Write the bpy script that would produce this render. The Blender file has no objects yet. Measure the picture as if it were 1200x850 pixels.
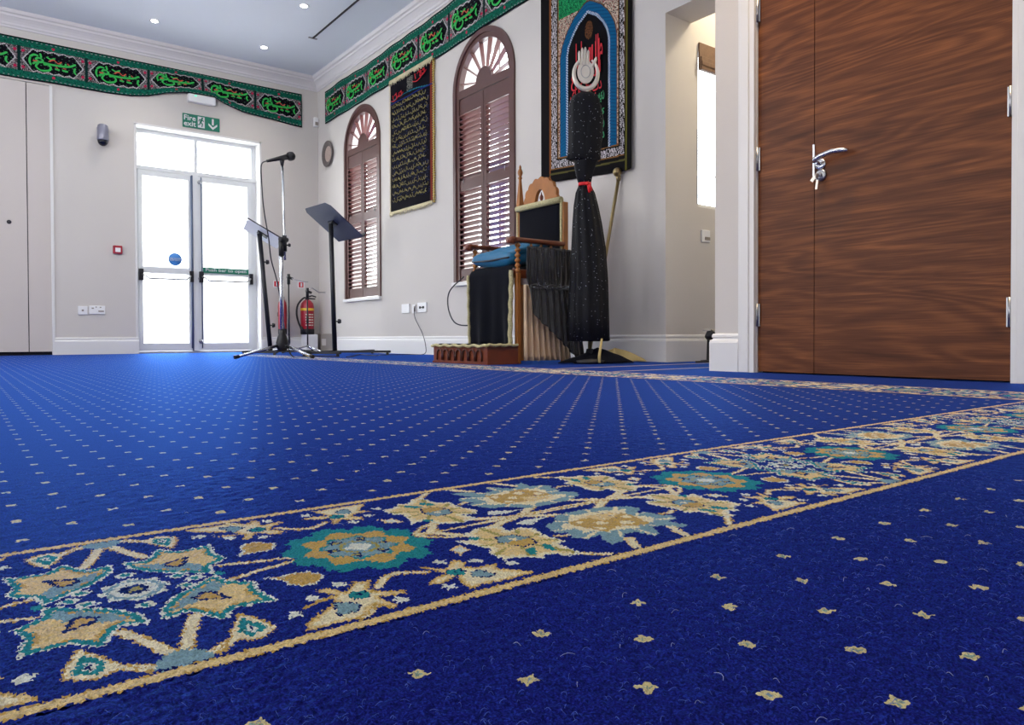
import bpy, bmesh, math, random
import numpy as np
from mathutils import Vector, Matrix
random.seed(7); np.random.seed(7)
PI = math.pi
C = bpy.context.scene.collection
scene = bpy.context.scene
D, XS, XD, HC, ZC = 8.62, 3.568, 2.83, .16, 3.33     # back wall, side wall, door wall, lens height, ceiling

# ---------------------------------------------------------------- helpers
def lin(c):
    c = c / 255.0
    return c / 12.92 if c <= .04045 else ((c + .055) / 1.055) ** 2.4
def rgb(r, g, b): return (lin(r), lin(g), lin(b), 1.0)

def mat(name, col, rough=.6, metal=0.0, noise=0.0, nscale=20, bump=0.0, bscale=200, sheen=0.0, coat=0.0,
        emis=None, estr=0.0, alpha=None, spec=None, trans=0.0):
    m = bpy.data.materials.new(name); m.use_nodes = True
    nt = m.node_tree; b = nt.nodes['Principled BSDF']
    b.inputs['Base Color'].default_value = col
    b.inputs['Roughness'].default_value = rough
    b.inputs['Metallic'].default_value = metal
    if sheen: b.inputs['Sheen Weight'].default_value = sheen
    if coat: b.inputs['Coat Weight'].default_value = coat
    if spec is not None: b.inputs['Specular IOR Level'].default_value = spec
    if trans: b.inputs['Transmission Weight'].default_value = trans
    if alpha is not None: b.inputs['Alpha'].default_value = alpha
    if emis:
        b.inputs['Emission Color'].default_value = emis; b.inputs['Emission Strength'].default_value = estr
    tc = nt.nodes.new('ShaderNodeTexCoord')
    if noise:
        n = nt.nodes.new('ShaderNodeTexNoise'); n.inputs['Scale'].default_value = nscale; n.inputs['Detail'].default_value = 4
        nt.links.new(tc.outputs['Object'], n.inputs['Vector'])
        mx = nt.nodes.new('ShaderNodeMix'); mx.data_type = 'RGBA'
        mx.inputs[6].default_value = tuple(c * (1 - noise) for c in col[:3]) + (1,)
        mx.inputs[7].default_value = tuple(min(1, c * (1 + noise)) for c in col[:3]) + (1,)
        nt.links.new(n.outputs['Fac'], mx.inputs[0]); nt.links.new(mx.outputs[2], b.inputs['Base Color'])
    if bump:
        n = nt.nodes.new('ShaderNodeTexNoise'); n.inputs['Scale'].default_value = bscale; n.inputs['Detail'].default_value = 3
        nt.links.new(tc.outputs['Object'], n.inputs['Vector'])
        bp = nt.nodes.new('ShaderNodeBump'); bp.inputs['Strength'].default_value = bump; bp.inputs['Distance'].default_value = .01
        nt.links.new(n.outputs['Fac'], bp.inputs['Height']); nt.links.new(bp.outputs['Normal'], b.inputs['Normal'])
    return m

M = {}
M['wall'] = mat('wall_paint', rgb(204, 199, 193), .75, noise=.02, nscale=3, bump=.05, bscale=150)
M['ceiling'] = mat('ceiling_paint', rgb(226, 233, 242), .85, noise=.01, nscale=2)
M['trim'] = mat('white_gloss_paint', rgb(222, 221, 219), .4)
M['cornice'] = mat('cornice_paint', rgb(214, 211, 212), .7)
M['panel'] = mat('cupboard_paint', rgb(200, 192, 186), .5, noise=.02, nscale=3)
M['frame'] = mat('powder_coated_aluminium', rgb(222, 225, 226), .45)
M['seal'] = mat('blue_grey_seal', rgb(82, 96, 122), .5)
M['shutter'] = mat('brown_stained_louvre', rgb(118, 74, 70), .30, noise=.12, nscale=12)
M['shutter_frame'] = mat('dark_brown_frame', rgb(92, 62, 58), .35, noise=.12, nscale=12)
M['black'] = mat('black_powder_coat', rgb(26, 27, 34), .45)
M['plastic'] = mat('black_plastic', rgb(18, 18, 22), .5)
M['desk'] = mat('dark_blue_grey_desk', rgb(48, 56, 84), .5, spec=.3)
M['white_desk'] = mat('white_desk', rgb(235, 238, 244), .5)
M['chrome'] = mat('chrome', rgb(205, 208, 212), .26, 1.0)
M['steel'] = mat('brushed_steel', rgb(170, 170, 172), .32, 1.0)
M['brass'] = mat('dull_brass', rgb(150, 132, 92), .35, .7)
M['red'] = mat('red_enamel', rgb(160, 20, 44), .35)
M['yellow'] = mat('yellow_band', rgb(230, 190, 50), .5)
M['white'] = mat('white_plastic', rgb(232, 232, 232), .4)
M['ivory'] = mat('ivory_print', rgb(225, 215, 200), .6)
M['grey_box'] = mat('grey_brown_panel', rgb(142, 134, 126), .6, noise=.1, nscale=14)
M['green_sign'] = mat('green_sign', rgb(22, 116, 92), .5)
M['blue_sign'] = mat('blue_sign', rgb(60, 130, 205), .5)
M['smoke'] = mat('dark_dome', rgb(14, 18, 30), .08)
M['camgrey'] = mat('camera_housing', rgb(136, 136, 150), .3, .3)
M['glass'] = mat('clear_glass', (1, 1, 1, 1), .0, trans=1.0)
M['velvet'] = mat('black_velvet', rgb(8, 10, 20), .95, spec=.15, sheen=.04, noise=.3, nscale=9)
M['fringe'] = mat('gold_fringe', rgb(196, 186, 140), .7, noise=.65, nscale=120, bump=.6, bscale=250)
M['wood'] = mat('carved_orange_wood', rgb(166, 104, 46), .4, noise=.25, nscale=18)
M['wood_red'] = mat('red_brown_wood', rgb(116, 54, 26), .4, noise=.3, nscale=16)
M['cream_fringe'] = mat('cream_fringe', rgb(218, 208, 172), .8, noise=.3, nscale=90)
M['cyan'] = mat('cyan_silk', rgb(6, 104, 146), .45, sheen=.05, noise=.15, nscale=30)
M['cream'] = mat('cream_satin', rgb(206, 176, 142), .5, noise=.12, nscale=9, sheen=.2)
M['silver'] = mat('polished_silver', rgb(228, 220, 206), .35, .35)
M['red_ribbon'] = mat('red_ribbon', rgb(214, 24, 30), .5)
M['red_text'] = mat('red_lettering', rgb(200, 10, 34), .7)
M['green_text'] = mat('bright_green_lettering', rgb(34, 176, 72), .6)
M['darkgreen_text'] = mat('green_lettering', rgb(20, 140, 80), .6)
M['gold_text'] = mat('gold_lettering', rgb(150, 140, 78), .6)
M['white_text'] = mat('white_lettering', rgb(214, 214, 214), .6)
M['blind'] = mat('brown_woven_blind', rgb(112, 84, 62), .7, noise=.4, nscale=60)
M['gold_cloth'] = mat('gold_cloth', rgb(176, 158, 104), .5, noise=.2, nscale=20)
M['led'] = mat('lamp_face', (1, 1, 1, 1), .5, emis=(1, .97, .93, 1), estr=40)
def pane_glass():
    m = bpy.data.materials.new('window_glass'); m.use_nodes = True; nt = m.node_tree; nt.nodes.remove(nt.nodes['Principled BSDF'])
    out = nt.nodes['Material Output']; t = nt.nodes.new('ShaderNodeBsdfTransparent'); t.inputs[0].default_value = (.97, .99, 1, 1)
    g = nt.nodes.new('ShaderNodeBsdfGlossy'); g.inputs['Roughness'].default_value = .02; 
    x = nt.nodes.new('ShaderNodeMixShader'); x.inputs[0].default_value = .05; nt.links.new(t.outputs[0], x.inputs[1]); nt.links.new(g.outputs[0], x.inputs[2]); nt.links.new(x.outputs[0], out.inputs['Surface'])
    return m
M['glass'] = pane_glass()
M['paving'] = mat('pale_paving', rgb(225, 225, 222), .8, noise=.05, nscale=2)
M['dark'] = mat('shadow_gap', rgb(24, 24, 34), .9)
M['cable'] = mat('cable_rubber', rgb(40, 40, 48), .5)
M['lint'] = mat('pale_fibre', rgb(170, 180, 205), .8)

LOC = {}
class MB:
    def __init__(s): s.v = []; s.f = []; s.sm = []
    def add(s, vs, fs, smooth=False):
        n = len(s.v); s.v += [tuple(v) for v in vs]; s.f += [tuple(i + n for i in f) for f in fs]; s.sm += [smooth] * len(fs)
        return s
    def box(s, x0, x1, y0, y1, z0, z1, bev=0):
        if bev:
            bm = bmesh.new(); bmesh.ops.create_cube(bm, size=1)
            for v in bm.verts: v.co = Vector(((x0+x1)/2 + v.co.x*(x1-x0), (y0+y1)/2 + v.co.y*(y1-y0), (z0+z1)/2 + v.co.z*(z1-z0)))
            bmesh.ops.bevel(bm, geom=bm.edges[:], offset=bev, segments=2, affect='EDGES', profile=.5)
            bm.verts.index_update()
            s.add([v.co[:] for v in bm.verts], [[v.index for v in f.verts] for f in bm.faces]); bm.free(); return s
        vs = [(x, y, z) for x in (x0, x1) for y in (y0, y1) for z in (z0, z1)]
        return s.add(vs, [(0,1,3,2),(4,6,7,5),(0,4,5,1),(2,3,7,6),(0,2,6,4),(1,5,7,3)])
    def obox(s, c, ax, ay, az, hx, hy, hz):
        c, ax, ay, az = Vector(c), Vector(ax).normalized(), Vector(ay).normalized(), Vector(az).normalized()
        vs = [c + ax*hx*i + ay*hy*j + az*hz*k for i in (-1,1) for j in (-1,1) for k in (-1,1)]
        return s.add(vs, [(0,1,3,2),(4,6,7,5),(0,4,5,1),(2,3,7,6),(0,2,6,4),(1,5,7,3)])
    def rings(s, rr, closed_ends=True, smooth=True):
        n = len(rr[0]); vs = [p for r in rr for p in r]; fs = []
        for i in range(len(rr)-1):
            for j in range(n): fs.append((i*n+j, i*n+(j+1)%n, (i+1)*n+(j+1)%n, (i+1)*n+j))
        s.add(vs, fs, smooth)
        if closed_ends:
            s.add(rr[0], [tuple(range(n))][::1]); s.add(rr[-1], [tuple(range(n))])
        return s
    def tube(s, pts, r, n=10, r2=None):
        pts = [Vector(p) for p in pts]; rr = []
        t0 = (pts[1]-pts[0]).normalized(); up = Vector((0,0,1)) if abs(t0.z) < .9 else Vector((1,0,0))
        a = t0.cross(up).normalized(); b = t0.cross(a).normalized()
        for i, p in enumerate(pts):
            t = (pts[min(i+1, len(pts)-1)] - pts[max(i-1, 0)]).normalized()
            a = (a - t*a.dot(t)).normalized(); b = t.cross(a)
            ri = r[i] if isinstance(r, (list, tuple)) else (r if r2 is None else r + (r2-r)*i/(len(pts)-1))
            rr.append([p + a*ri*math.cos(2*PI*k/n) + b*ri*math.sin(2*PI*k/n) for k in range(n)])
        return s.rings(rr)
    def lathe(s, base, prof, n=20, axis=(0,0,1), sx=1, sy=1):
        ax = Vector(axis).normalized(); up = Vector((0,0,1)) if abs(ax.z) < .9 else Vector((1,0,0))
        a = ax.cross(up).normalized(); b = ax.cross(a).normalized(); base = Vector(base)
        return s.rings([[base + ax*z + a*r*sx*math.cos(2*PI*k/n) + b*r*sy*math.sin(2*PI*k/n) for k in range(n)] for r, z in prof])
    def prism(s, poly, plane, a, b):
        # poly 2D; plane 'x' -> (y,z) extruded in x ; 'y' -> (x,z) ; 'z' -> (x,y)
        def P(p, t): return {'x': (t, p[0], p[1]), 'y': (p[0], t, p[1]), 'z': (p[0], p[1], t)}[plane]
        n = len(poly); vs = [P(p, a) for p in poly] + [P(p, b) for p in poly]
        return s.add(vs, [tuple(range(n))[::-1], tuple(range(n, 2*n))] + [(i, (i+1)%n, (i+1)%n+n, i+n) for i in range(n)])
    def grid(s, fn, nu, nv, smooth=True):
        vs = [fn(i/nu, j/nv) for j in range(nv+1) for i in range(nu+1)]
        return s.add(vs, [(j*(nu+1)+i, j*(nu+1)+i+1, (j+1)*(nu+1)+i+1, (j+1)*(nu+1)+i) for j in range(nv) for i in range(nu)], smooth)
    def sphere(s, c, r, n=16, sx=1, sy=1, sz=1):
        c = Vector(c)
        return s.rings([[c + Vector((r*sx*math.sin(PI*i/n)*math.cos(2*PI*k/n), r*sy*math.sin(PI*i/n)*math.sin(2*PI*k/n), r*sz*math.cos(PI*i/n))) for k in range(n)] for i in [0.05]+list(range(1, n))+[n-.05]])
    def build(s, name, m, parent=None, solid=0):
        o0 = LOC.get(parent.name, Vector((0,0,0))) if parent else Vector((0,0,0))
        me = bpy.data.meshes.new(name)
        me.from_pydata([(v[0]-o0.x, v[1]-o0.y, v[2]-o0.z) for v in s.v], [], s.f)
        me.polygons.foreach_set('use_smooth', s.sm)
        bm = bmesh.new(); bm.from_mesh(me); bmesh.ops.remove_doubles(bm, verts=bm.verts, dist=1e-6)
        bmesh.ops.recalc_face_normals(bm, faces=bm.faces[:]); bm.to_mesh(me); bm.free()
        me.materials.append(M[m] if isinstance(m, str) else m)
        o = bpy.data.objects.new(name, me); C.objects.link(o)
        if parent: o.parent = parent; LOC[o.name] = o0
        else: LOC[o.name] = Vector((0,0,0))
        if solid:
            md = o.modifiers.new('thickness', 'SOLIDIFY'); md.thickness = solid; md.offset = 0
        return o

def tag(o, label, cat, group=None):
    o['label'] = label; o['category'] = cat
    if group: o['group'] = group
    return o
def thing(name, loc, label, cat, group=None):
    o = bpy.data.objects.new(name, None); o.empty_display_size = .05; o.location = loc; C.objects.link(o)
    LOC[o.name] = Vector(loc); return tag(o, label, cat, group)
def struct(o): o['kind'] = 'structure'; return o
def recentre(o):      # a single-mesh thing gets its origin at its own base
    me = o.data; n = len(me.vertices); a = np.empty(n*3); me.vertices.foreach_get('co', a); a = a.reshape(-1, 3)
    c = Vector(((a[:,0].min()+a[:,0].max())/2, (a[:,1].min()+a[:,1].max())/2, a[:,2].min()))
    me.transform(Matrix.Translation(-c)); o.location = c; LOC[o.name] = c
    return o
def dup(root, dx, label, group):
    r = root.copy(); C.objects.link(r); r.location = Vector(root.location) + Vector(dx); r['label'] = label; r['group'] = group; LOC[r.name] = Vector(r.location)
    for ch in list(root.children):
        c = ch.copy(); C.objects.link(c); c.parent = r
        for g in ch.children:
            k = g.copy(); C.objects.link(k); k.parent = c
    return r

def text_mesh(name, body, m, parent, origin, right, up, width=None, height=None, extrude=.001, bold=0.0):
    cu = bpy.data.curves.new(name, 'FONT'); cu.body = body; cu.extrude = .02; cu.offset = bold; cu.resolution_u = 2
    cu.align_x = 'CENTER'; cu.align_y = 'CENTER'; cu.space_line = .8
    t = bpy.data.objects.new(name, cu); C.objects.link(t)
    bpy.context.view_layer.update()
    me = bpy.data.meshes.new_from_object(t.evaluated_get(bpy.context.evaluated_depsgraph_get()))
    C.objects.unlink(t); bpy.data.objects.remove(t)
    n = len(me.vertices)
    if n == 0: return None
    a = np.empty(n*3); me.vertices.foreach_get('co', a); a = a.reshape(-1, 3)
    mn, mx = a.min(0), a.max(0); a -= (mn+mx)/2; size = mx-mn
    sx = width/size[0] if width else height/size[1]; sy = height/size[1] if height else sx
    right = np.array(right, float); up = np.array(up, float); nrm = np.cross(right, up)
    o0 = LOC.get(parent.name, Vector((0,0,0))) if parent else Vector((0,0,0))
    w = np.array(origin)[None] - np.array(o0)[None] + a[:,:1]*sx*right + a[:,1:2]*sy*up + (a[:,2:3]/.02)*extrude*nrm
    me.vertices.foreach_set('co', w.ravel()); me.update(); me.name = name
    me.materials.clear(); me.materials.append(M[m])
    o = bpy.data.objects.new(name, me); C.objects.link(o)
    if parent: o.parent = parent; LOC[o.name] = o0
    return o

# ------------------------------------------------------------- painted cloth: woven pattern held in a face-corner colour layer
def grid_mesh_np(P, nu, nv, colors=None, attr='weave'):
    """P: (nv+1, nu+1, 3) ; colors (nv, nu, 4)"""
    me = bpy.data.meshes.new('grid'); nV = (nu+1)*(nv+1); nF = nu*nv
    me.vertices.add(nV); me.vertices.foreach_set('co', P.reshape(-1).astype(np.float32))
    i, j = np.meshgrid(np.arange(nu), np.arange(nv)); b = (j*(nu+1)+i).ravel()
    q = np.stack([b, b+1, b+nu+2, b+nu+1], 1).ravel()
    me.loops.add(nF*4); me.loops.foreach_set('vertex_index', q.astype(np.int32))
    me.polygons.add(nF); me.polygons.foreach_set('loop_start', (np.arange(nF)*4).astype(np.int32))
    try: me.polygons.foreach_set('loop_total', np.full(nF, 4, np.int32))
    except Exception: pass
    me.update(calc_edges=True)
    if colors is not None:
        at = me.color_attributes.new(attr, 'FLOAT_COLOR', 'CORNER')
        at.data.foreach_set('color', np.repeat(colors.reshape(-1, 4), 4, axis=0).ravel().astype(np.float32))
    return me
def weave_mat(name, rough=.9, sheen=.0, bump=.25, bscale=300):
    m = bpy.data.materials.new(name); m.use_nodes = True; nt = m.node_tree; b = nt.nodes['Principled BSDF']
    a = nt.nodes.new('ShaderNodeVertexColor'); a.layer_name = 'weave'
    nt.links.new(a.outputs['Color'], b.inputs['Base Color'])
    b.inputs['Roughness'].default_value = rough; b.inputs['Sheen Weight'].default_value = sheen; b.inputs['Specular IOR Level'].default_value = .12
    tc = nt.nodes.new('ShaderNodeTexCoord'); n = nt.nodes.new('ShaderNodeTexNoise'); n.inputs['Scale'].default_value = bscale
    nt.links.new(tc.outputs['Object'], n.inputs['Vector'])
    bp = nt.nodes.new('ShaderNodeBump'); bp.inputs['Strength'].default_value = bump; bp.inputs['Distance'].default_value = .004
    nt.links.new(n.outputs['Fac'], bp.inputs['Height']); nt.links.new(bp.outputs['Normal'], b.inputs['Normal'])
    return m
M['weave'] = weave_mat('woven_cloth')
def L3(r, g, b): return np.array([lin(r), lin(g), lin(b)])
def sdf(poly, x, y):
    p = np.array(poly, float); n = len(p); d = np.full(x.shape, 1e9); ins = np.zeros(x.shape, bool)
    for i in range(n):
        a = p[i]; b = p[(i+1) % n]; e = b-a; wx = x-a[0]; wy = y-a[1]
        t = np.clip((wx*e[0]+wy*e[1])/(e@e+1e-12), 0, 1)
        d = np.minimum(d, (wx-e[0]*t)**2+(wy-e[1]*t)**2)
        c = ((a[1] > y) != (b[1] > y)) & (x < (b[0]-a[0])*(y-a[1])/((b[1]-a[1]) if b[1] != a[1] else 1e-12)+a[0])
        ins ^= c
    d = np.sqrt(d); return np.where(ins, -d, d)
def seg(pts, x, y):
    d = np.full(x.shape, 1e9)
    for a, b in zip(pts[:-1], pts[1:]):
        a = np.array(a, float); b = np.array(b, float); e = b-a; wx = x-a[0]; wy = y-a[1]
        t = np.clip((wx*e[0]+wy*e[1])/(e@e+1e-12), 0, 1)
        d = np.minimum(d, np.hypot(wx-e[0]*t, wy-e[1]*t))
    return d

# ---------------------------------------------------------------- carpet border motif (metres, centred on a star)
petal = [(0.013,-0.034),(0.022,-0.023),(0.032,-0.016),(0.041,-0.006),(0.049,-0.002),(0.052,-0.02),(0.062,-0.028),(0.066,-0.033),(0.062,-0.049),(0.065,-0.067),(0.066,-0.078),(0.06,-0.074),(0.051,-0.073),(0.042,-0.072),(0.033,-0.085),(0.03,-0.086),(0.026,-0.079),(0.022,-0.069),(0.017,-0.061),(0.005,-0.067),(0.003,-0.061),(0.005,-0.048)]
petal_hole = [(0.024,-0.039),(0.033,-0.031),(0.039,-0.034),(0.045,-0.054),(0.035,-0.05),(0.028,-0.047)]
bud = [(0.04,-0.081),(0.045,-0.092),(0.049,-0.103),(0.051,-0.116),(0.042,-0.125),(0.034,-0.125),(0.029,-0.12),(0.022,-0.127),(0.015,-0.134),(0.015,-0.129),(0.025,-0.114),(0.032,-0.098)]
pod = [(-0.014,-0.13),(-0.011,-0.119),(-0.005,-0.114),(0.005,-0.115),(0.011,-0.123),(0.014,-0.131),(0.012,-0.14),(-0.012,-0.14)]
leaf = [(0.072,-0.029),(0.084,-0.032),(0.093,-0.031),(0.101,-0.033),(0.107,-0.046),(0.103,-0.054),(0.094,-0.062),(0.085,-0.059),(0.08,-0.051),(0.08,-0.041)]
fl1 = [(0.091,-0.072),(0.098,-0.074),(0.104,-0.087),(0.115,-0.073),(0.127,-0.076),(0.118,-0.09),(0.119,-0.096),(0.135,-0.108),(0.132,-0.112),(0.117,-0.108),(0.119,-0.128),(0.114,-0.13),(0.109,-0.118),(0.098,-0.13),(0.089,-0.132),(0.082,-0.131),(0.061,-0.132),(0.064,-0.122),(0.073,-0.114),(0.091,-0.1),(0.092,-0.092),(0.073,-0.098),(0.073,-0.095),(0.088,-0.089),(0.097,-0.088),(0.09,-0.077)]
fl1g = [(0.091,-0.1),(0.102,-0.111),(0.096,-0.12),(0.085,-0.121)]
fl2 = [(0.164,-0.071),(0.171,-0.076),(0.177,-0.086),(0.193,-0.073),(0.197,-0.082),(0.19,-0.091),(0.197,-0.097),(0.213,-0.097),(0.206,-0.107),(0.222,-0.129),(0.215,-0.13),(0.191,-0.13),(0.178,-0.128),(0.169,-0.131),(0.17,-0.118),(0.175,-0.104),(0.16,-0.111),(0.151,-0.108),(0.161,-0.098),(0.171,-0.096),(0.171,-0.089)]
fl2g = [(0.187,-0.104),(0.195,-0.103),(0.198,-0.118),(0.189,-0.117),(0.184,-0.111)]
blobs = [(.182,-.071),(.204,-.084),(.16,-.119),(.221,-.103),(.106,-.071),(.083,-.085),(.065,-.104),(.125,-.12)]
arrow = [(0.203,-0.051),(0.217,-0.043),(0.216,-0.061),(0.21,-0.061),(0.203,-0.067),(0.204,-0.06)]
lotus = [(0.219,-0.034),(0.235,-0.038),(0.237,-0.021),(0.257,-0.01),(0.275,-0.02),(0.271,-0.034),(0.284,-0.031),(0.292,-0.04),(0.286,-0.065),(0.288,-0.085),(0.278,-0.089),(0.276,-0.116),(0.264,-0.117),(0.261,-0.109),(0.253,-0.103),(0.245,-0.11),(0.244,-0.104),(0.232,-0.095),(0.222,-0.095),(0.222,-0.084),(0.222,-0.074),(0.229,-0.068),(0.224,-0.047)]
lotc = [(0.251,-0.045),(0.266,-0.046),(0.271,-0.06),(0.267,-0.075),(0.254,-0.077),(0.249,-0.066),(0.246,-0.056)]
lott = [(0.25,-0.082),(0.259,-0.083),(0.25,-0.098),(0.243,-0.096)]
lott2 = [(0.268,-0.079),(0.273,-0.085),(0.266,-0.1),(0.261,-0.093)]
palm = [(0.307,-0.039),(0.322,-0.033),(0.335,-0.018),(0.359,-0.017),(0.38,-0.019),(0.396,-0.025),(0.41,-0.032),(0.416,-0.044),(0.401,-0.056),(0.41,-0.063),(0.408,-0.075),(0.418,-0.082),(0.408,-0.094),(0.398,-0.092),(0.401,-0.115),(0.391,-0.113),(0.388,-0.102),(0.375,-0.098),(0.362,-0.115),(0.354,-0.119),(0.351,-0.101),(0.34,-0.098),(0.325,-0.112),(0.31,-0.115),(0.313,-0.102),(0.321,-0.089),(0.305,-0.092),(0.298,-0.081),(0.307,-0.067),(0.296,-0.063),(0.304,-0.042)]
palmgold = [(0.328,-0.044),(0.352,-0.043),(0.356,-0.06),(0.39,-0.047),(0.388,-0.066),(0.381,-0.088),(0.364,-0.089),(0.358,-0.078),(0.332,-0.086),(0.329,-0.073),(0.325,-0.058)]
CREAM, GOLD, PEACH = L3(246,232,186), L3(208,170,78), L3(236,208,138)
TEAL, GT, NAVY, OFFW, OLIVE = L3(44,140,136), L3(136,168,170), L3(16,16,74), L3(232,234,214), L3(176,164,74)
PER = .724
def border_pattern(s, v):
    """colour and mask of the woven floral band; s along, v across (-.145...145)"""
    jx = s + np.random.uniform(-.0007, .0007, s.shape) + .0007*np.sin(v*900+np.sin(s*700)*2)
    jv = v + np.random.uniform(-.0007, .0007, s.shape) + .0007*np.sin(s*800+np.sin(v*600)*2)
    sp = np.mod(jx, PER); sa = np.abs(np.mod(jx+PER/2, PER)-PER/2); y = -np.abs(jv); top = jv > 0
    col = np.zeros(s.shape+(3,)); col[:] = NAVY; a = np.zeros(s.shape)
    def put(m, c): col[m] = c; a[m] = 1
    def bands(d, lst):
        for th, c in lst: put(d < -th, c)
    inb = np.abs(jv) < .14
    # stems
    def stem(pts, w=.0024, c=CREAM, full=False):
        d = seg(pts, sp if full else sa, y); put((d < w+.0011) & inb, GOLD if not full else PEACH); put((d < w) & inb, c)
    stem([(-.02,-.072),(-.01,-.093),(-.003,-.116)], .003); stem([(.019,-.07),(.010,-.095),(.003,-.118)], .003)
    stem([(0.055,-.018),(.08,-.010),(.108,-.004)], .0016); stem([(0.013,-.128),(.022,-.12)], .0022)
    stem([(.124,-.092),(.136,-.077),(.147,-.073),(.163,-.084)], .002)
    stem([(.109,-.118),(.098,-.13),(.09,-.139)], .0016)
    stem([(.206,0),(.219,-.001),(.232,-.02),(.24,-.03)], .0034); stem([(.206,-.006),(.222,-.02),(.236,-.026)], .0015)
    stem([(.26,-.02),(.285,-.008),(.308,.0),(.33,-.014),(.349,-.028)], .0036)
    stem([(.212,0),(.25,0),(.30,-.002),(.362,-.003)], .0014)
    stem([(.292,-.07),(.30,-.074),(.31,-.072)], .0016)
    stem([(.268,-.11),(.285,-.126),(.30,-.139)], .0022); stem([(.315,-.139),(.322,-.126),(.332,-.112)], .003, full=True); stem([(.372,-.139),(.378,-.125),(.386,-.106)], .003, full=True)
    # grey-teal pod on the edge
    d = sdf(pod, sa, y); put((d < 0) & inb, GT)
    # buds
    bands(sdf(bud, sa, y), [(0, GOLD), (.0016, CREAM)])
    d = sdf([(0.039,-0.09),(0.047,-0.113),(0.036,-0.12),(0.031,-0.108)], sa, y); bands(d, [(0, TEAL), (.004, OFFW), (.0055, NAVY)])
    # star petals
    d = sdf(petal, sa, y); bands(d, [(0, OFFW), (.0017, TEAL), (.0056, PEACH)])
    m = (d < -.006) & (np.hypot(sa, y) < .054); put(m, GT)
    m = (d < -.0056) & (d > -.0082) & (np.sin(sa*330+y*200) > .3); put(m, GOLD)
    h = sdf(petal_hole, sa, y); put(h < 0, NAVY); put(h < -.0028, GOLD)
    # middle ring of the star
    r = np.hypot(sa/1.0, y/1.15); put(r < .0190+.002*np.cos(np.arctan2(y, sa)*8), OFFW); put((r < .0165) & (r > .0135), GT); put(r < .0085, NAVY); put(r < .0035, OLIVE)
    for bx, by in ((.0, -.034), (.036, 0), (.028, -.012)):
        rr = np.hypot((sa-bx)/1.1, y-by); put(rr < .0055, OFFW); put(rr < .003, TEAL)
    put(np.hypot(sa-.052, y) < .004, TEAL)
    # leaves
    bands(sdf(leaf, sa, y), [(0, OFFW), (.0019, GOLD)])
    # beige flowers
    for poly, cx, cy, g in ((fl1, .109, -.097, fl1g), (fl2, .179, -.097, fl2g)):
        d = sdf(poly, sa, y); bands(d, [(0, GOLD), (.0016, PEACH), (.0042, CREAM)])
        d = np.hypot((sa-cx)/1.0, (y-cy)/1.1); put(d < .0072, NAVY); put(d < .0062, TEAL); put(d < .002, NAVY)
        dd = sdf(g, sa, y); put(dd < .0012, NAVY); put(dd < 0, GT)
    for bx, by in blobs: put(np.hypot((sa-bx), (y-by)*.9) < .0042+.0012*np.sin(np.arctan2(y-by, sa-bx)*5), OFFW)
    bands(sdf(arrow, sa, y), [(0, PEACH), (.0018, OFFW)])
    # lotus blossoms
    d = sdf(lotus, sa, y); ang = np.arctan2(y+.062, sa-.257)
    bands(d, [(0, OFFW), (.0014, CREAM), (.006, PEACH)]); put((d < -.002) & (np.sin(ang*9) > .86), OLIVE)
    d = sdf(lotc, sa, y); put(d < .0014, NAVY); put(d < 0, GOLD); put((d < 0) & (y > -.061), GT); put(np.hypot(sa-.259, y+.056) < .0035, CREAM)
    put(sdf(lott, sa, y) < 0, TEAL); put(sdf(lott2, sa, y) < 0, TEAL); put(np.hypot(sa-.236, y+.036) < .0045, TEAL)
    # grey palmettes
    d = sdf(palm, sp, y); ang = np.arctan2(y+.066, sp-.357)
    bands(d, [(0, GT), (.0120, CREAM), (.020, PEACH)]); put((d < -.001) & (np.sin(ang*11) > .9), CREAM)
    d = sdf(palmgold, sp, y); put(d < 0, GOLD); put((d < -.004) & (np.sin(sp*190+1)*np.sin(y*230) > .35), CREAM)
    put(sdf([(.296,-.032),(.312,-.022),(.33,-.018),(.30,-.014),(.290,-.02)], sp, y) < 0, OFFW)
    # rosette
    for cx in (.154,):
        ang = np.arctan2(y, sa-cx); r = np.hypot((sa-cx)/1.0, y/1.12)
        R = .0470+.0085*np.abs(np.sin(ang*5+.3))+.0018*np.sin(ang*31)
        put(r < R, TEAL); put(r < .038+.0045*np.cos(ang*8), GOLD); put(r < .0265+.003*np.cos(ang*8+PI), TEAL)
        put(r < .0245+.002*np.cos(ang*8+PI), GT)
        put((r < .024) & (r > .016) & (np.cos(ang*6) > .55), NAVY); put((r < .021) & (r > .018) & (np.cos(ang*6) > .7), OLIVE)
        put((r < .0150), OLIVE); put(r < .0125, GT); put(np.abs(sa-cx)+np.abs(y) < .0115, OFFW)
    # edging lines
    e = np.abs(np.abs(jv)-.1400); put(e < .0047, GOLD); put(e < .0036, PEACH)
    put((np.abs(np.abs(jv)-.1342) < .0009) & (a > 0), NAVY)
    col *= (1+np.random.uniform(-.14, .14, s.shape))[..., None]
    return np.concatenate([np.clip(col, 0, 1), a[..., None]], -1)

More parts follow.
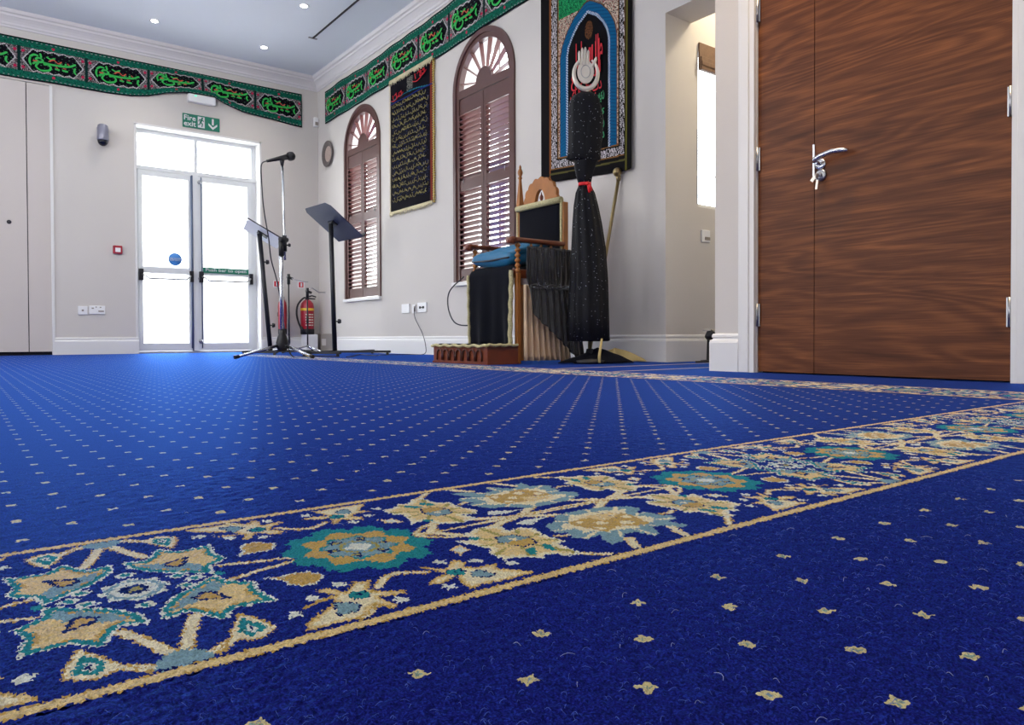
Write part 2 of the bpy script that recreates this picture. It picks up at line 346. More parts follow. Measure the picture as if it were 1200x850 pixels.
def border_patch(x0, x1, y0, y1, dx, dy, along, base, cross, jit=.0006, z=.0006, mitre=None):
    nu = int(round((x1-x0)/dx)); nv = int(round((y1-y0)/dy))
    X, Y = np.meshgrid(np.linspace(x0, x1, nu+1), np.linspace(y0, y1, nv+1))
    Z = z + np.random.uniform(0, jit*2, X.shape)
    cx = (X[:-1,:-1]+X[1:,1:])/2; cy = (Y[:-1,:-1]+Y[1:,1:])/2
    s, v = (cx-base, cy-cross) if along == 'x' else (cy-base, cx-cross)
    col = border_pattern(s, v)
    X = X + np.random.uniform(-.22, .22, X.shape)*(X[0,1]-X[0,0]); Y = Y + np.random.uniform(-.22, .22, Y.shape)*(Y[1,0]-Y[0,0])
    return grid_mesh_np(np.stack([X, Y, Z], -1), nu, nv, col)

# ---------------------------------------------------------------- carpet material
def carpet_material():
    m = bpy.data.materials.new('blue_wool_carpet'); m.use_nodes = True; nt = m.node_tree; N = nt.nodes; L = nt.links
    b = N['Principled BSDF']
    def new(t, **k):
        n = N.new(t)
        for a, v in k.items(): setattr(n, a, v)
        return n
    def mth(op, a, c=None, clamp=False):
        n = new('ShaderNodeMath', operation=op, use_clamp=clamp)
        for i, v in enumerate((a, c)):
            if v is None: continue
            if isinstance(v, (int, float)): n.inputs[i].default_value = v
            else: L.new(v, n.inputs[i])
        return n.outputs[0]
    def mix(f, a, c):
        n = new('ShaderNodeMix', data_type='RGBA')
        for i, v in ((0, f), (6, a), (7, c)):
            if isinstance(v, (tuple, float, int)): n.inputs[i].default_value = v
            else: L.new(v, n.inputs[i])
        return n.outputs[2]
    tc = new('ShaderNodeTexCoord'); sx = new('ShaderNodeSeparateXYZ'); L.new(tc.outputs['Object'], sx.inputs[0])
    X, Y = sx.outputs[0], sx.outputs[1]
    n1 = new('ShaderNodeTexNoise'); n1.inputs['Scale'].default_value = 750; n1.inputs['Detail'].default_value = 2; L.new(tc.outputs['Object'], n1.inputs['Vector'])
    n2 = new('ShaderNodeTexNoise'); n2.inputs['Scale'].default_value = 9; n2.inputs['Detail'].default_value = 4; L.new(tc.outputs['Object'], n2.inputs['Vector'])
    n3 = new('ShaderNodeTexNoise'); n3.inputs['Scale'].default_value = 260; n3.inputs['Detail'].default_value = 3; L.new(tc.outputs['Object'], n3.inputs['Vector'])
    rp = new('ShaderNodeValToRGB'); L.new(n1.outputs['Fac'], rp.inputs[0])
    rp.color_ramp.elements[0].position = .32; rp.color_ramp.elements[0].color = rgb(16, 14, 72)
    rp.color_ramp.elements[1].position = .74; rp.color_ramp.elements[1].color = rgb(44, 62, 176)
    e = rp.color_ramp.elements.new(.52); e.color = rgb(30, 28, 116)
    base = mix(mth('MULTIPLY', n2.outputs['Fac'], .22), rp.outputs[0], rgb(9, 14, 82))
    base = mix(mth('MULTIPLY', mth('GREATER_THAN', n3.outputs['Fac'], .655), .45), base, rgb(42, 66, 176))
    # knots: quincunx lattice, one phase on either side of the band
    S = .0756
    def lattice(ox, oy):
        def dist(px, py):
            fx = mth('SUBTRACT', mth('FRACT', mth('ADD', mth('DIVIDE', mth('SUBTRACT', X, px), S), 100.5)), .5)
            fy = mth('SUBTRACT', mth('FRACT', mth('ADD', mth('DIVIDE', mth('SUBTRACT', Y, py), S), 100.5)), .5)
            r = mth('SQRT', mth('ADD', mth('POWER', mth('ABSOLUTE', fx), 2), mth('POWER', mth('ABSOLUTE', fy), 2)))
            an = mth('ARCTAN2', fy, fx)
            return mth('ADD', r, mth('MULTIPLY', mth('COSINE', mth('MULTIPLY', an, 4)), .010))
        return mth('MINIMUM', dist(ox, oy), dist(ox+S/2, oy+S/2))
    near = mth('LESS_THAN', Y, .5)
    da = lattice(.0208, .0742); db = lattice(.0016, .0506)
    dd = mth('ADD', mth('MULTIPLY', da, near), mth('MULTIPLY', db, mth('SUBTRACT', 1, near)))
    dd = mth('ADD', dd, mth('MULTIPLY', mth('SUBTRACT', n3.outputs['Fac'], .5), .10))
    ok = mth('MAXIMUM', mth('MULTIPLY', mth('LESS_THAN', Y, .322), mth('LESS_THAN', X, 2.35)),
             mth('MULTIPLY', mth('GREATER_THAN', Y, .68), mth('LESS_THAN', X, 2.075)))
    dot = mth('MULTIPLY', mth('LESS_THAN', dd, .057), ok)
    core = mth('MULTIPLY', mth('LESS_THAN', dd, .018), ok)
    base = mix(dot, base, mix(n1.outputs['Fac'], rgb(206, 176, 110), rgb(236, 232, 176)))
    base = mix(core, base, rgb(150, 170, 150))
    # plain gold lines of the strip that runs into the alcove
    def line(c, w):
        return mth('MULTIPLY', mth('LESS_THAN', mth('ABSOLUTE', mth('SUBTRACT', Y, c)), w), mth('GREATER_THAN', X, 2.43))
    base = mix(mth('MAXIMUM', line(2.82, .022), line(2.42, .018)), base, rgb(198, 176, 118))
    at = new('ShaderNodeVertexColor', layer_name='weave')
    fib = mix(n1.outputs['Fac'], (.68, .68, .68, 1), (1.32, 1.32, 1.32, 1))
    mm = new('ShaderNodeMix', data_type='RGBA', blend_type='MULTIPLY'); mm.inputs[0].default_value = 1; L.new(at.outputs['Color'], mm.inputs[6]); L.new(fib, mm.inputs[7])
    col = mix(at.outputs['Alpha'], base, mm.outputs[2])
    L.new(col, b.inputs['Base Color'])
    b.inputs['Roughness'].default_value = .62
    b.inputs['Specular IOR Level'].default_value = 0
    b.inputs['Sheen Weight'].default_value = 0; b.inputs['Sheen Roughness'].default_value = .30
    b.inputs['Sheen Tint'].default_value = rgb(60, 130, 255)
    bp = new('ShaderNodeBump'); bp.inputs['Strength'].default_value = .9; bp.inputs['Distance'].default_value = .004
    hh = mth('ADD', n1.outputs['Fac'], mth('MULTIPLY', n3.outputs['Fac'], .8)); L.new(hh, bp.inputs['Height']); L.new(bp.outputs['Normal'], b.inputs['Normal'])
    # wool fibres shine blue at a grazing view of something bright
    gl = new('ShaderNodeBsdfGlossy'); gl.inputs['Color'].default_value = (.10, .32, 1, 1); gl.inputs['Roughness'].default_value = .46
    fr = new('ShaderNodeFresnel'); fr.inputs[0].default_value = 1.32
    ms = new('ShaderNodeMixShader'); L.new(mth('MULTIPLY', fr.outputs[0], .36), ms.inputs[0]); L.new(b.outputs[0], ms.inputs[1]); L.new(gl.outputs[0], ms.inputs[2]); L.new(ms.outputs[0], N['Material Output'].inputs['Surface'])
    return m
M['carpet'] = carpet_material()

def join_meshes(name, meshes):
    bm = bmesh.new()
    for me in meshes: bm.from_mesh(me)
    out = bpy.data.meshes.new(name); bm.to_mesh(out); bm.free(); return out
def make_floor():
    def base():
        X, Y = np.meshgrid([-4.6, 5.6], [-3.1, 8.9]); P = np.stack([X, Y, X*0-.0005], -1)
        return grid_mesh_np(P, 1, 1, np.zeros((1, 1, 4)))
    ms = [base()]
    # near band: fine tufts, coarser with distance
    ms.append(border_patch(-.20, .46, .366, .658, .0012, .0013, 'x', .088, .512))
    ms.append(border_patch(.46, .82, .366, .658, .0018, .0017, 'x', .088, .512))
    ms.append(border_patch(.82, 2.42, .366, .658, .0026, .002, 'x', .088, .512, z=.0005))
    # band beside the door wall and the band across the far end
    ms.append(border_patch(2.094, 2.386, .66, 7.2, .006, .011, 'y', .86, 2.24, jit=.0003, z=.0004))
    me = join_meshes('floor', ms); me.materials.append(M['carpet'])
    o = bpy.data.objects.new('floor', me); C.objects.link(o); struct(o)
    # pile of blue wool: a shaggy sheet of tufts close to the lens, part of the floor
    def pile(x0, x1, y0, y1, d, jit):
        nu = int((x1-x0)/d); nv = int((y1-y0)/d)
        X, Y = np.meshgrid(np.linspace(x0, x1, nu+1), np.linspace(y0, y1, nv+1))
        X = X+np.random.uniform(-.3, .3, X.shape)*d; Y = Y+np.random.uniform(-.3, .3, X.shape)*d
        fade = np.clip((1.75-X)/.9, 0, 1)*np.clip((1.25-Y)/.45, 0, 1)
        Z = -.0003+.0005*fade+np.random.uniform(0, jit, X.shape)*fade
        return grid_mesh_np(np.stack([X, Y, Z], -1), nu, nv, np.zeros((nv, nu, 4)))
    return o, pile
floor, pile = make_floor()
bmf = bmesh.new(); bmf.from_mesh(floor.data)
for args in ((-.05, .80, .06, .366, .0020, .0016), (.80, 1.75, .10, .366, .0034, .0016), (-.2, 1.75, .658, 1.25, .0042, .0014)):
    bmf.from_mesh(pile(*args))
bmf.to_mesh(floor.data); bmf.free()

# loose fibres on the carpet
lb = MB()
for i in range(70):
    x = random.uniform(.12, .75); y = random.uniform(.12, .36) if random.random() < .7 else random.uniform(.36, .9)
    a = random.uniform(0, PI); l = random.uniform(.003, .009); k = random.uniform(-.8, .8); pts = []
    for q in range(5):
        t = q/4; pts.append((x+math.cos(a+k*t)*l*t, y+math.sin(a+k*t)*l*t, .0018+.0012*math.sin(t*PI)))
    lb.tube(pts, .00012, 4)
fb_ = MB()
for i in range(3200):
    q = random.random()**.8; x = random.uniform(.05, .95); y = random.uniform(.10, .362) if random.random() < .65 else random.uniform(.665, 1.05)
    a = random.uniform(0, 2*PI); l = random.uniform(.0018, .0046); k = random.uniform(-1.6, 1.6); pts = []
    for q in range(4):
        t = q/3; pts.append((x+math.cos(a+k*t)*l*t, y+math.sin(a+k*t)*l*t, .0012+.0014*math.sin(t*PI*.8)))
    fb_.tube(pts, .00013, 3)
fibre = fb_.build('carpet_fibre', mat('light_blue_wool', rgb(70, 98, 190), .8)); tag(fibre, 'curled light blue wool fibres standing out of the near carpet pile', 'carpet fibre'); fibre['kind'] = 'stuff'
lint = lb.build('lint', 'lint'); tag(lint, 'pale loose fibres and lint scattered on the near blue carpet', 'lint'); lint['kind'] = 'stuff'

# ---------------------------------------------------------------- room shell
def arch_piece(mb, yc, hw, zs, ztop, plane, a, b, n=24):
    # wall above a half-round opening of radius hw, from springing zs up to ztop
    for sgn in (-1, 1):
        pts = [(yc+sgn*hw, ztop)] + [(yc+sgn*hw*math.cos(t*PI/2/n), zs+hw*math.sin(t*PI/2/n)) for t in range(n+1)] + [(yc, ztop)]
        # strips keep every face convex
        for t in range(n):
            y0 = yc+sgn*hw*math.cos(t*PI/2/n); y1 = yc+sgn*hw*math.cos((t+1)*PI/2/n)
            z0 = zs+hw*math.sin(t*PI/2/n); z1 = zs+hw*math.sin((t+1)*PI/2/n)
            mb.prism([(y0, z0), (y1, z1), (y1, ztop), (y0, ztop)], plane, a, b)
DX0, DX1, DZ = 1.535, 2.86, 2.45        # exit door opening in the back wall
wb = MB()
wb.box(.775, DX0, D, D+.3, 0, ZC); wb.box(DX1, XS+.3, D, D+.3, 0, ZC); wb.box(DX0, DX1, D, D+.3, DZ, ZC); wb.box(-4.8, .775, D, D+.3, 2.69, ZC)
wb.box(-4.8, .775, D+.06, D+.3, 0, 2.69)
struct(wb.build('wall_back', 'wall'))
W1 = (7.40, .43, .60, 2.27); W2 = (5.083, .437, .65, 2.318)      # centre y, half width, sill, springing
ws = MB(); x0, x1 = XS, XS+.25
ws.box(x0, x1, W1[0]+W1[1], D, 0, ZC); ws.box(x0, x1, W2[0]+W2[1], W1[0]-W1[1], 0, ZC); ws.box(x0, x1, 3.089, W2[0]-W2[1], 0, ZC)
for yc, hw, z0, zs in (W1, W2):
    ws.box(x0, x1, yc-hw, yc+hw, 0, z0); arch_piece(ws, yc, hw, zs, ZC, 'x', x0, x1)
ws.box(x0, x1, 2.15, 3.089, 2.195, ZC)
struct(ws.build('wall_side', 'wall'))
wa = MB()   # alcove: far wall with a window, end wall, its ceiling
AX0, AX1, AZ0, AZ1 = 3.887, 4.55, 1.014, 2.080
wa.box(x1, AX0, 3.089, 3.24, 0, 3.2); wa.box(AX1, 5.6, 3.089, 3.24, 0, 3.2); wa.box(AX0, AX1, 3.089, 3.24, 0, AZ0); wa.box(AX0, AX1, 3.089, 3.24, AZ1, 3.2)
wa.box(5.5, 5.6, 2.15, 3.089, 0, 3.2); wa.box(x1, 5.6, 2.15, 3.24, 3.2, 3.3)
struct(wa.build('wall_alcove', 'wall'))
wr = MB()   # door wall with its return at the alcove
wr.box(XD, XD+.2, 2.0, 2.15, 0, ZC); wr.box(XD+.2, 5.6, 2.05, 2.15, 0, ZC)
wr.box(XD, XD+.2, .87, 2.0, 2.06, ZC); wr.box(XD, XD+.2, -3.2, .87, 0, ZC)
struct(wr.build('wall_right', 'wall'))
struct(MB().box(-4.8, 3.9, -3.3, 9.0, ZC, ZC+.1).build('ceiling', 'ceiling'))
wl = MB()   # the long side of the hall opposite, with four tall windows
ys = [-3.3, -1.9, -.5, 3.1, 4.5, 5.6, 7.0, D+.3]
for i in range(0, len(ys), 2): wl.box(-4.8, -4.55, ys[i], ys[i+1], 0, ZC)
for i in range(1, len(ys)-1, 2): wl.box(-4.8, -4.55, ys[i], ys[i+1], 0, .7); wl.box(-4.8, -4.55, ys[i], ys[i+1], 2.6, ZC)
struct(wl.build('wall_left', 'wall')); struct(MB().box(-4.8, 3.0, -3.3, -3.1, 0, ZC).build('wall_front', 'wall'))

def sweep(path, prof):
    """path: list of (x, y, ox, oy): point on the wall line and the diagonal offset direction there; prof: (d, z)"""
    mb = MB(); n = len(prof)
    vs = [(x+ox*d, y+oy*d, z) for x, y, ox, oy in path for d, z in prof]
    fs = [(i*n+j, i*n+(j+1) % n, (i+1)*n+(j+1) % n, (i+1)*n+j) for i in range(len(path)-1) for j in range(n)]
    fs += [tuple(range(n)), tuple(range((len(path)-1)*n, len(path)*n))]
    return mb.add(vs, fs)
corn = [(0, 3.18), (.012, 3.182), (.016, 3.200), (.026, 3.206), (.030, 3.225), (.045, 3.245), (.068, 3.268), (.078, 3.272), (.082, 3.292), (.100, 3.300), (.108, 3.318), (.112, 3.33), (0, 3.33)]
struct(sweep([(-4.6, D, 0, -1), (XS, D, -1, -1), (XS, 2.15, -1, 0)], corn).build('trim_1', 'cornice'))
bb = [(0, .174), (.006, .174), (.010, .168), (.011, .158), (.007, .154), (.008, .148), (.016, .143), (.019, .132), (.019, 0), (0, 0)]
struct(sweep([(.785, D, 0, -1), (1.548, D, 0, -1)], bb).build('baseboard_back', 'trim'))
struct(sweep([(DX1-.005, D, 0, -1), (XS, D, -1, -1), (XS, 3.089, -1, -1), (5.4, 3.089, 0, -1)], bb).build('baseboard_side', 'trim'))
struct(sweep([(XD+.3, 2.15, 0, 1), (XD, 2.15, -1, 1), (XD, 2.012, -1, 0)], bb).build('baseboard_right', 'trim'))
struct(sweep([(XD, .865, -1, 0), (XD, -3.2, -1, 0)], bb).build('baseboard_front', 'trim'))

# double door
dr = thing('door_1', (XD+.01, 1.435, 0), '', ''); del dr['label']; del dr['category']; dr['kind'] = 'structure'
def wood_door():
    m = bpy.data.materials.new('walnut_veneer'); m.use_nodes = True; nt = m.node_tree; N, L = nt.nodes, nt.links; b = N['Principled BSDF']
    tc = N.new('ShaderNodeTexCoord')
    def noise(sc, scale, det, dist=0):
        mp = N.new('ShaderNodeMapping'); mp.inputs['Scale'].default_value = sc; mp.inputs['Rotation'].default_value = (math.radians(-4), 0, 0)
        L.new(tc.outputs['Object'], mp.inputs[0]); n = N.new('ShaderNodeTexNoise'); n.inputs['Scale'].default_value = scale; n.inputs['Detail'].default_value = det; n.inputs['Distortion'].default_value = dist
        L.new(mp.outputs[0], n.inputs['Vector']); return n.outputs['Fac']
    big = noise((1, .55, 3.6), 1.2, 2, .5); fine = noise((1, 2, 60), 3, 4, .2); mid = noise((1, .9, 8.5), 2, 3, 1.3)
    def mt(op, a, c):
        n = N.new('ShaderNodeMath'); n.operation = op
        for i, v in enumerate((a, c)):
            if v is None: continue
            if isinstance(v, (int, float)): n.inputs[i].default_value = v
            else: L.new(v, n.inputs[i])
        return n.outputs[0]
    bands = mt('MULTIPLY', mt('ADD', mt('SINE', mt('MULTIPLY', big, 95), None), 1), .5)
    v = mt('ADD', mt('ADD', mt('MULTIPLY', bands, .13), mt('MULTIPLY', mid, .50)), mt('MULTIPLY', fine, .40))
    r = N.new('ShaderNodeValToRGB'); L.new(v, r.inputs[0]); e = r.color_ramp.elements
    e[0].position = .30; e[0].color = rgb(72, 40, 24); e[1].position = .80; e[1].color = rgb(158, 98, 54)
    q = e.new(.50); q.color = rgb(98, 57, 34); q = e.new(.64); q.color = rgb(122, 73, 42)
    L.new(r.outputs[0], b.inputs['Base Color']); b.inputs['Roughness'].default_value = .42; b.inputs['Specular IOR Level'].default_value = .16
    return m
M['walnut'] = wood_door()
lf = MB().box(XD+.012, XD+.05, 1.6625, 1.928, .006, 2.02).build('narrow_leaf', 'walnut', dr)
rf = MB().box(XD+.012, XD+.05, .942, 1.6595, .006, 2.02).build('wide_leaf', 'walnut', dr)
for yy, zs_ in ((1.926, (.945, .255, 1.60)), (.948, (.95, .24, 1.62))):
    for z in zs_:
        hm = MB(); hm.tube([(XD+.002, yy, z-.05), (XD+.002, yy, z+.05)], .006, 10); hm.box(XD+.004, XD+.013, yy-.011, yy+.011, z-.05, z+.05)
        for q in (-.018, .018): hm.tube([(XD+.002, yy, z+q-.001), (XD+.002, yy, z+q+.001)], .0067, 10)
        hm.build('hinge', 'steel', lf if yy > 1.5 else rf)
MB().box(XD+.006, XD+.014, 1.657, 1.6655, .818, .955).build('strike_plate', 'steel', rf)
h = MB(); h.lathe((XD+.012, 1.632, .868), [(.0, 0), (.023, 0), (.023, -.006), (.018, -.009), (0, -.009)], 24, (1, 0, 0))
h.tube([(XD+.01, 1.632, .868), (XD-.028, 1.632, .872)], .008, 12)
h.tube([(XD-.026, 1.642, .876), (XD-.033, 1.632, .882), (XD-.036, 1.60, .893), (XD-.035, 1.56, .901), (XD-.026, 1.515, .898), (XD-.018, 1.500, .894)], [.009, .011, .0105, .010, .0095, .007], 12)
h.build('handle', 'chrome', rf)
k = MB(); k.lathe((XD+.012, 1.630, .823), [(0, 0), (.024, 0), (.024, -.007), (.019, -.010), (0, -.010)], 24, (1, 0, 0))
k.lathe((XD+.004, 1.630, .823), [(0, 0), (.009, 0), (.009, -.010), (0, -.010)], 16, (1, 0, 0))
lk = k.build('lock', 'steel', rf)
k = MB(); k.box(XD-.022, XD-.006, 1.629, 1.631, .819, .826); k.lathe((XD-.024, 1.630, .817), [(.0, -.0015), (.011, -.0015), (.011, .0015), (0, .0015)], 16, (0, 1, 0))
k.tube([(XD-.026, 1.630, .809), (XD-.027, 1.639, .800), (XD-.026, 1.632, .796), (XD-.025, 1.629, .806)], .0008, 6)
k.obox((XD-.026, 1.628, .780), (1, 0, 0), (0, 1, .15), (0, -.15, 1), .001, .0045, .019)
k.obox((XD-.024, 1.645, .806), (1, 0, 0), (0, 1, .9), (0, -.9, 1), .001, .007, .012); k.build('key_bunch', 'silver', rf)
fr = MB()
for y0, y1, e0 in ((1.931, 2.012, 1), (.86, .939, -1)):
    fr.box(XD-.016, XD+.01, y0, y1, 0, 2.10); yin = (1.944, 2.004) if e0 == 1 else (.868, .926)
    fr.box(XD-.022, XD-.014, yin[0]+.012, yin[1]-.004, 0, 2.09, .003)
fr.box(XD-.016, XD+.01, .86, 2.012, 2.022, 2.10); fr.box(XD+.004, XD+.06, 1.929, 1.940, 0, 2.04); fr.box(XD+.004, XD+.06, .930, .941, 0, 2.04)
struct(fr.build('trim_2', 'trim'))
struct(MB().box(XD+.05, XD+.06, .93, 1.94, 0, 2.05).build('trim_3', 'dark'))

# exit doors
RY = D+.16
de = thing('door_2', ((DX0+DX1)/2, RY, 0), '', ''); del de['label']; del de['category']; de['kind'] = 'structure'
f = MB()
f.box(DX0, DX0+.045, RY, RY+.07, 0, DZ); f.box(DX1-.06, DX1, RY, RY+.07, 0, DZ); f.box(DX0+.045, DX1-.06, RY+.001, RY+.069, DZ-.05, DZ)
f.box(DX0+.002, DX1-.002, RY-.01, RY+.068, 2.005, 2.045); f.box(2.165, 2.20, RY, RY+.06, 2.045, DZ-.05); f.box(DX0+.002, DX1-.002, RY-.002, RY+.08, .0, .02)
f.build('frame', 'frame', de)
ML = [(DX0+.045, 2.138), (2.20, DX1-.06)]
for i, (a, b_) in enumerate(ML):
    l = MB(); s_ = .045 if i == 0 else .05
    l.box(a, a+s_, RY-.015, RY+.035, .022, 2.0); l.box(b_-s_, b_, RY-.015, RY+.035, .022, 2.0)
    l.box(a+s_, b_-s_, RY-.013, RY+.033, .022, .11); l.box(a+s_, b_-s_, RY-.013, RY+.033, 1.94, 2.0); l.box(a+s_, b_-s_, RY-.013, RY+.033, .88, .95)
    leafo = l.build('door_leaf', 'frame', de)
    MB().box(a+.04, b_-.04, RY+.006, RY+.012, .10, 1.95).build('glass_pane', 'glass', leafo)
    p = MB(); zb = .845
    p.tube([(a+.02, RY-.03, zb+.02), (a+.05, RY-.085, zb+.005), (a+.09, RY-.10, zb-.03), (b_-.09, RY-.10, zb-.03), (b_-.05, RY-.085, zb+.005), (b_-.02, RY-.03, zb+.02)], .010, 10)
    p.build('push_bar', 'steel', leafo)
    for q in ((a, a+.045), (b_-.04, b_)): MB().box(q[0], q[1], RY-.055, RY-.016, zb-.05, zb+.075, .004).build('bar_bracket', 'black', leafo)
    if i == 1:
        for z in (1.93, .84, .13): MB().lathe((a+.012, RY-.016, z), [(0, 0), (.022, 0), (.022, -.02), (.01, -.03), (0, -.03)], 16, (0, 1, 0)).build('bolt', 'steel', leafo)
    MB().tube([((b_-.012) if i == 0 else a+.03, RY-.026, .05), ((b_-.012) if i == 0 else a+.03, RY-.026, 1.99)], .011 if i == 0 else .006, 8).build('locking_rod', 'seal', leafo)
f = MB(); f.box(2.138, 2.20, RY-.02, RY+.05, .02, 2.01); f.build('centre_post', 'frame', de)
MB().box(2.128, 2.140, RY-.028, RY-.010, .02, 2.0).build('weather_strip', 'seal', de)
MB().box(DX0+.04, DX1-.05, RY+.02, RY+.026, 2.04, DZ-.04).build('transom_glass', 'glass', de)
rv = MB(); rv.box(DX1-.010, DX1+.012, D-.004, RY, 0, DZ+.012); rv.box(DX0-.012, DX1+.012, D-.004, RY, DZ-.010, DZ+.012); rv.box(DX0-.012, DX0+.010, D-.004, RY, 0, DZ)
struct(rv.build('trim_4', 'trim'))
# stickers on the exit doors
s1 = thing('door_sticker', (1.955, RY-.002, .995), 'round blue keep-shut sticker on left glass exit door', 'sticker')
MB().lathe((1.955, RY+.005, 1.045), [(0, 0), (.072, 0), (.072, -.003), (0, -.003)], 28, (0, 1, 0)).build('disc', 'blue_sign', s1)
text_mesh('lettering', 'FIRE DOOR\nKEEP SHUT', 'white_text', s1, (1.955, RY+.0010, 1.045), (1, 0, 0), (0, 0, 1), width=.115)
s2 = thing('door_sign', (2.48, RY-.02, .90), 'green push bar to open strip across the right glass exit door', 'sign')
MB().box(2.245, 2.755, RY-.021, RY-.016, .908, .972).build('plate', 'green_sign', s2)
text_mesh('lettering', 'Push bar to open', 'white_text', s2, (2.50, RY-.0225, .940), (1, 0, 0), (0, 0, 1), width=.455, height=.048, bold=.01)

# cupboard doors at the left end of the back wall
cb = thing('cupboard', (-.2, D, 0), 'tall pale panelled cupboard built into the back wall below the banner', 'cupboard')
y0 = D+.004
MB().box(.575, .765, y0, y0+.03, .035, 2.685).build('end_panel', 'panel', cb)
dd = MB().box(-.35, .567, y0, y0+.03, .035, 2.685).build('door', 'panel', cb)
MB().lathe((.42, y0, 1.30), [(0, 0), (.018, 0), (.020, -.006), (.012, -.008), (0, -.008)], 16, (0, 1, 0)).build('knob', 'black', dd)
dd = MB().box(-1.25, -.358, y0, y0+.03, .035, 2.685).build('door', 'panel', cb)
MB().box(-1.3, .775, y0+.03, y0+.05, 0, 2.688).build('carcass', 'dark', cb)
MB().box(.765, .79, D-.012, D+.02, 0, 2.69).build('edge_trim', 'trim', cb)

# ---------------------------------------------------------------- shuttered arch windows
def arch_window(W, nm, idx):
    yc, hw, z0, zs = W
    w = thing(nm, (XS, yc, z0), '', ''); del w['label']; del w['category']; w['kind'] = 'structure'
    def ring(ro, ri, xa, xb, zb):
        mb = MB(); n = 40; pts = [(yc-ro, zb)] + [(yc-ro*math.cos(PI*t/n), zs+ro*math.sin(PI*t/n)) for t in range(n+1)] + [(yc+ro, zb)]
        inn = [(yc-ri, zb)] + [(yc-ri*math.cos(PI*t/n), zs+ri*math.sin(PI*t/n)) for t in range(n+1)] + [(yc+ri, zb)]
        for i in range(len(pts)-1): mb.prism([pts[i], pts[i+1], inn[i+1], inn[i]], 'x', xa, xb)
        return mb
    ring(hw+.012, hw-.030, XS-.018, XS+.05, z0).build('outer_frame', 'shutter_frame', w)
    ring(hw-.030, hw-.072, XS-.006, XS+.045, z0+.02).build('inner_frame', 'shutter_frame', w)
    MB().box(XS-.035, XS+.05, yc-hw-.02, yc+hw+.02, z0-.03, z0).build('window_sill', 'trim', w)
    r = hw-.07; xb_ = XS+.016
    # fan light
    fan = MB(); fan.box(XS-.004, XS+.04, yc-hw+.03, yc+hw-.03, zs-.055, zs+.015)
    hub = [(yc+.115*math.cos(PI*t/16), zs+.01+.125*math.sin(PI*t/16)) for t in range(17)]
    fan.prism(hub, 'x', XS+.002, XS+.03); fan.build('fan_rail', 'shutter_frame', w)
    nb = 8
    for kx in range(nb):
        a = PI*(kx+.5)/nb; a0 = a-.085; ca, sa_ = math.cos(a), math.sin(a)
        mb = MB(); tang = Vector((0, -sa_, ca)); rad = Vector((0, ca, sa_)); nx = Vector((1, 0, 0))
        t2 = nx; n2 = rad.cross(t2)
        c0 = Vector((XS+.028, yc, zs+.01))
        vs = []
        for rr_, hw_ in ((.105, .014), (r+.002, .022)):
            for sg in (-1, 1):
                for th in (-.003, .003): vs.append(c0+rad*rr_+t2*hw_*sg+n2*th)
        mb.add(vs, [(0,1,3,2),(4,6,7,5),(0,4,5,1),(2,3,7,6),(0,2,6,4),(1,5,7,3)]); mb.build('fan_blade', 'shutter', w)
    # two shutter leaves
    zt = zs-.06; zmid = 1.49 if idx == 1 else 1.50
    for sgn in (-1, 1):
        ya, yb = (yc-hw+.034, yc-.003) if sgn < 0 else (yc+.003, yc+hw-.034)
        st = MB(); sw = .038
        st.box(XS+.002, XS+.030, ya, ya+sw, z0+.012, zt); st.box(XS+.002, XS+.030, yb-sw, yb, z0+.012, zt)
        tr = .13
        st.box(XS+.003, XS+.029, ya, yb, zt-tr, zt); st.box(XS+.003, XS+.029, ya, yb, zmid-.045, zmid+.045); st.box(XS+.003, XS+.029, ya, yb, z0+.012, z0+.115)
        so = st.build('shutter', 'shutter_frame', w)
        lb_ = MB()
        for za, zb_ in ((z0+.115, zmid-.045), (zmid+.045, zt-tr)):
            n = int(round((zb_-za)/.046))
            for i in range(n):
                z = za+(i+.5)*(zb_-za)/n
                # each slat falls towards the outside
                lb_.obox((XS+.018, (ya+yb)/2, z), (math.cos(-.29), 0, math.sin(-.29)), (0, 1, 0), (-math.sin(-.29), 0, math.cos(-.29)), .026, (yb-ya)/2-sw+.002, .0035)
        lb_.build('louvres', 'shutter', so)
        MB().tube([(XS-.003, (ya+yb)/2*.5+.5*(ya if sgn<0 else yb), zmid+.02), (XS-.003, (ya+yb)/2*.5+.5*(ya if sgn<0 else yb), zmid+.06)], .003, 6).build('hinge', 'steel', so)
    MB().box(XS+.19, XS+.196, yc-hw, yc+hw, z0, zs+hw).build('glass_pane', 'glass', w)
    g = MB(); g.box(XS+.17, XS+.21, yc-.015, yc+.015, z0, zs+hw); g.box(XS+.17, XS+.21, yc-hw, yc+hw, (z0+zs)/2, (z0+zs)/2+.03); g.build('glazing_bar', 'trim', w)
arch_window(W1, 'window_1', 1); arch_window(W2, 'window_2', 2)
# alcove window
w = thing('window_3', (AX0, 3.16, AZ0), '', ''); del w['label']; del w['category']; w['kind'] = 'structure'
g = MB(); g.box(AX0-.002, AX0+.03, 3.13, 3.19, AZ0, AZ1); g.box(AX0, AX1, 3.13, 3.19, AZ0, AZ0+.03); g.box(AX0, AX1, 3.13, 3.19, AZ1-.03, AZ1); g.box(AX0+.33, AX0+.36, 3.13, 3.19, AZ0, AZ1); g.build('window_frame', 'trim', w)
MB().box(AX0, AX1, 3.158, 3.163, AZ0, AZ1).build('glass_pane', 'glass', w)
for za, zb_ in ((1.25, 1.52), (1.03, 1.215)): MB().box(AX0-.012, AX0-.003, 3.0885, 3.092, za, zb_).build('rebate_strip', 'seal', w)

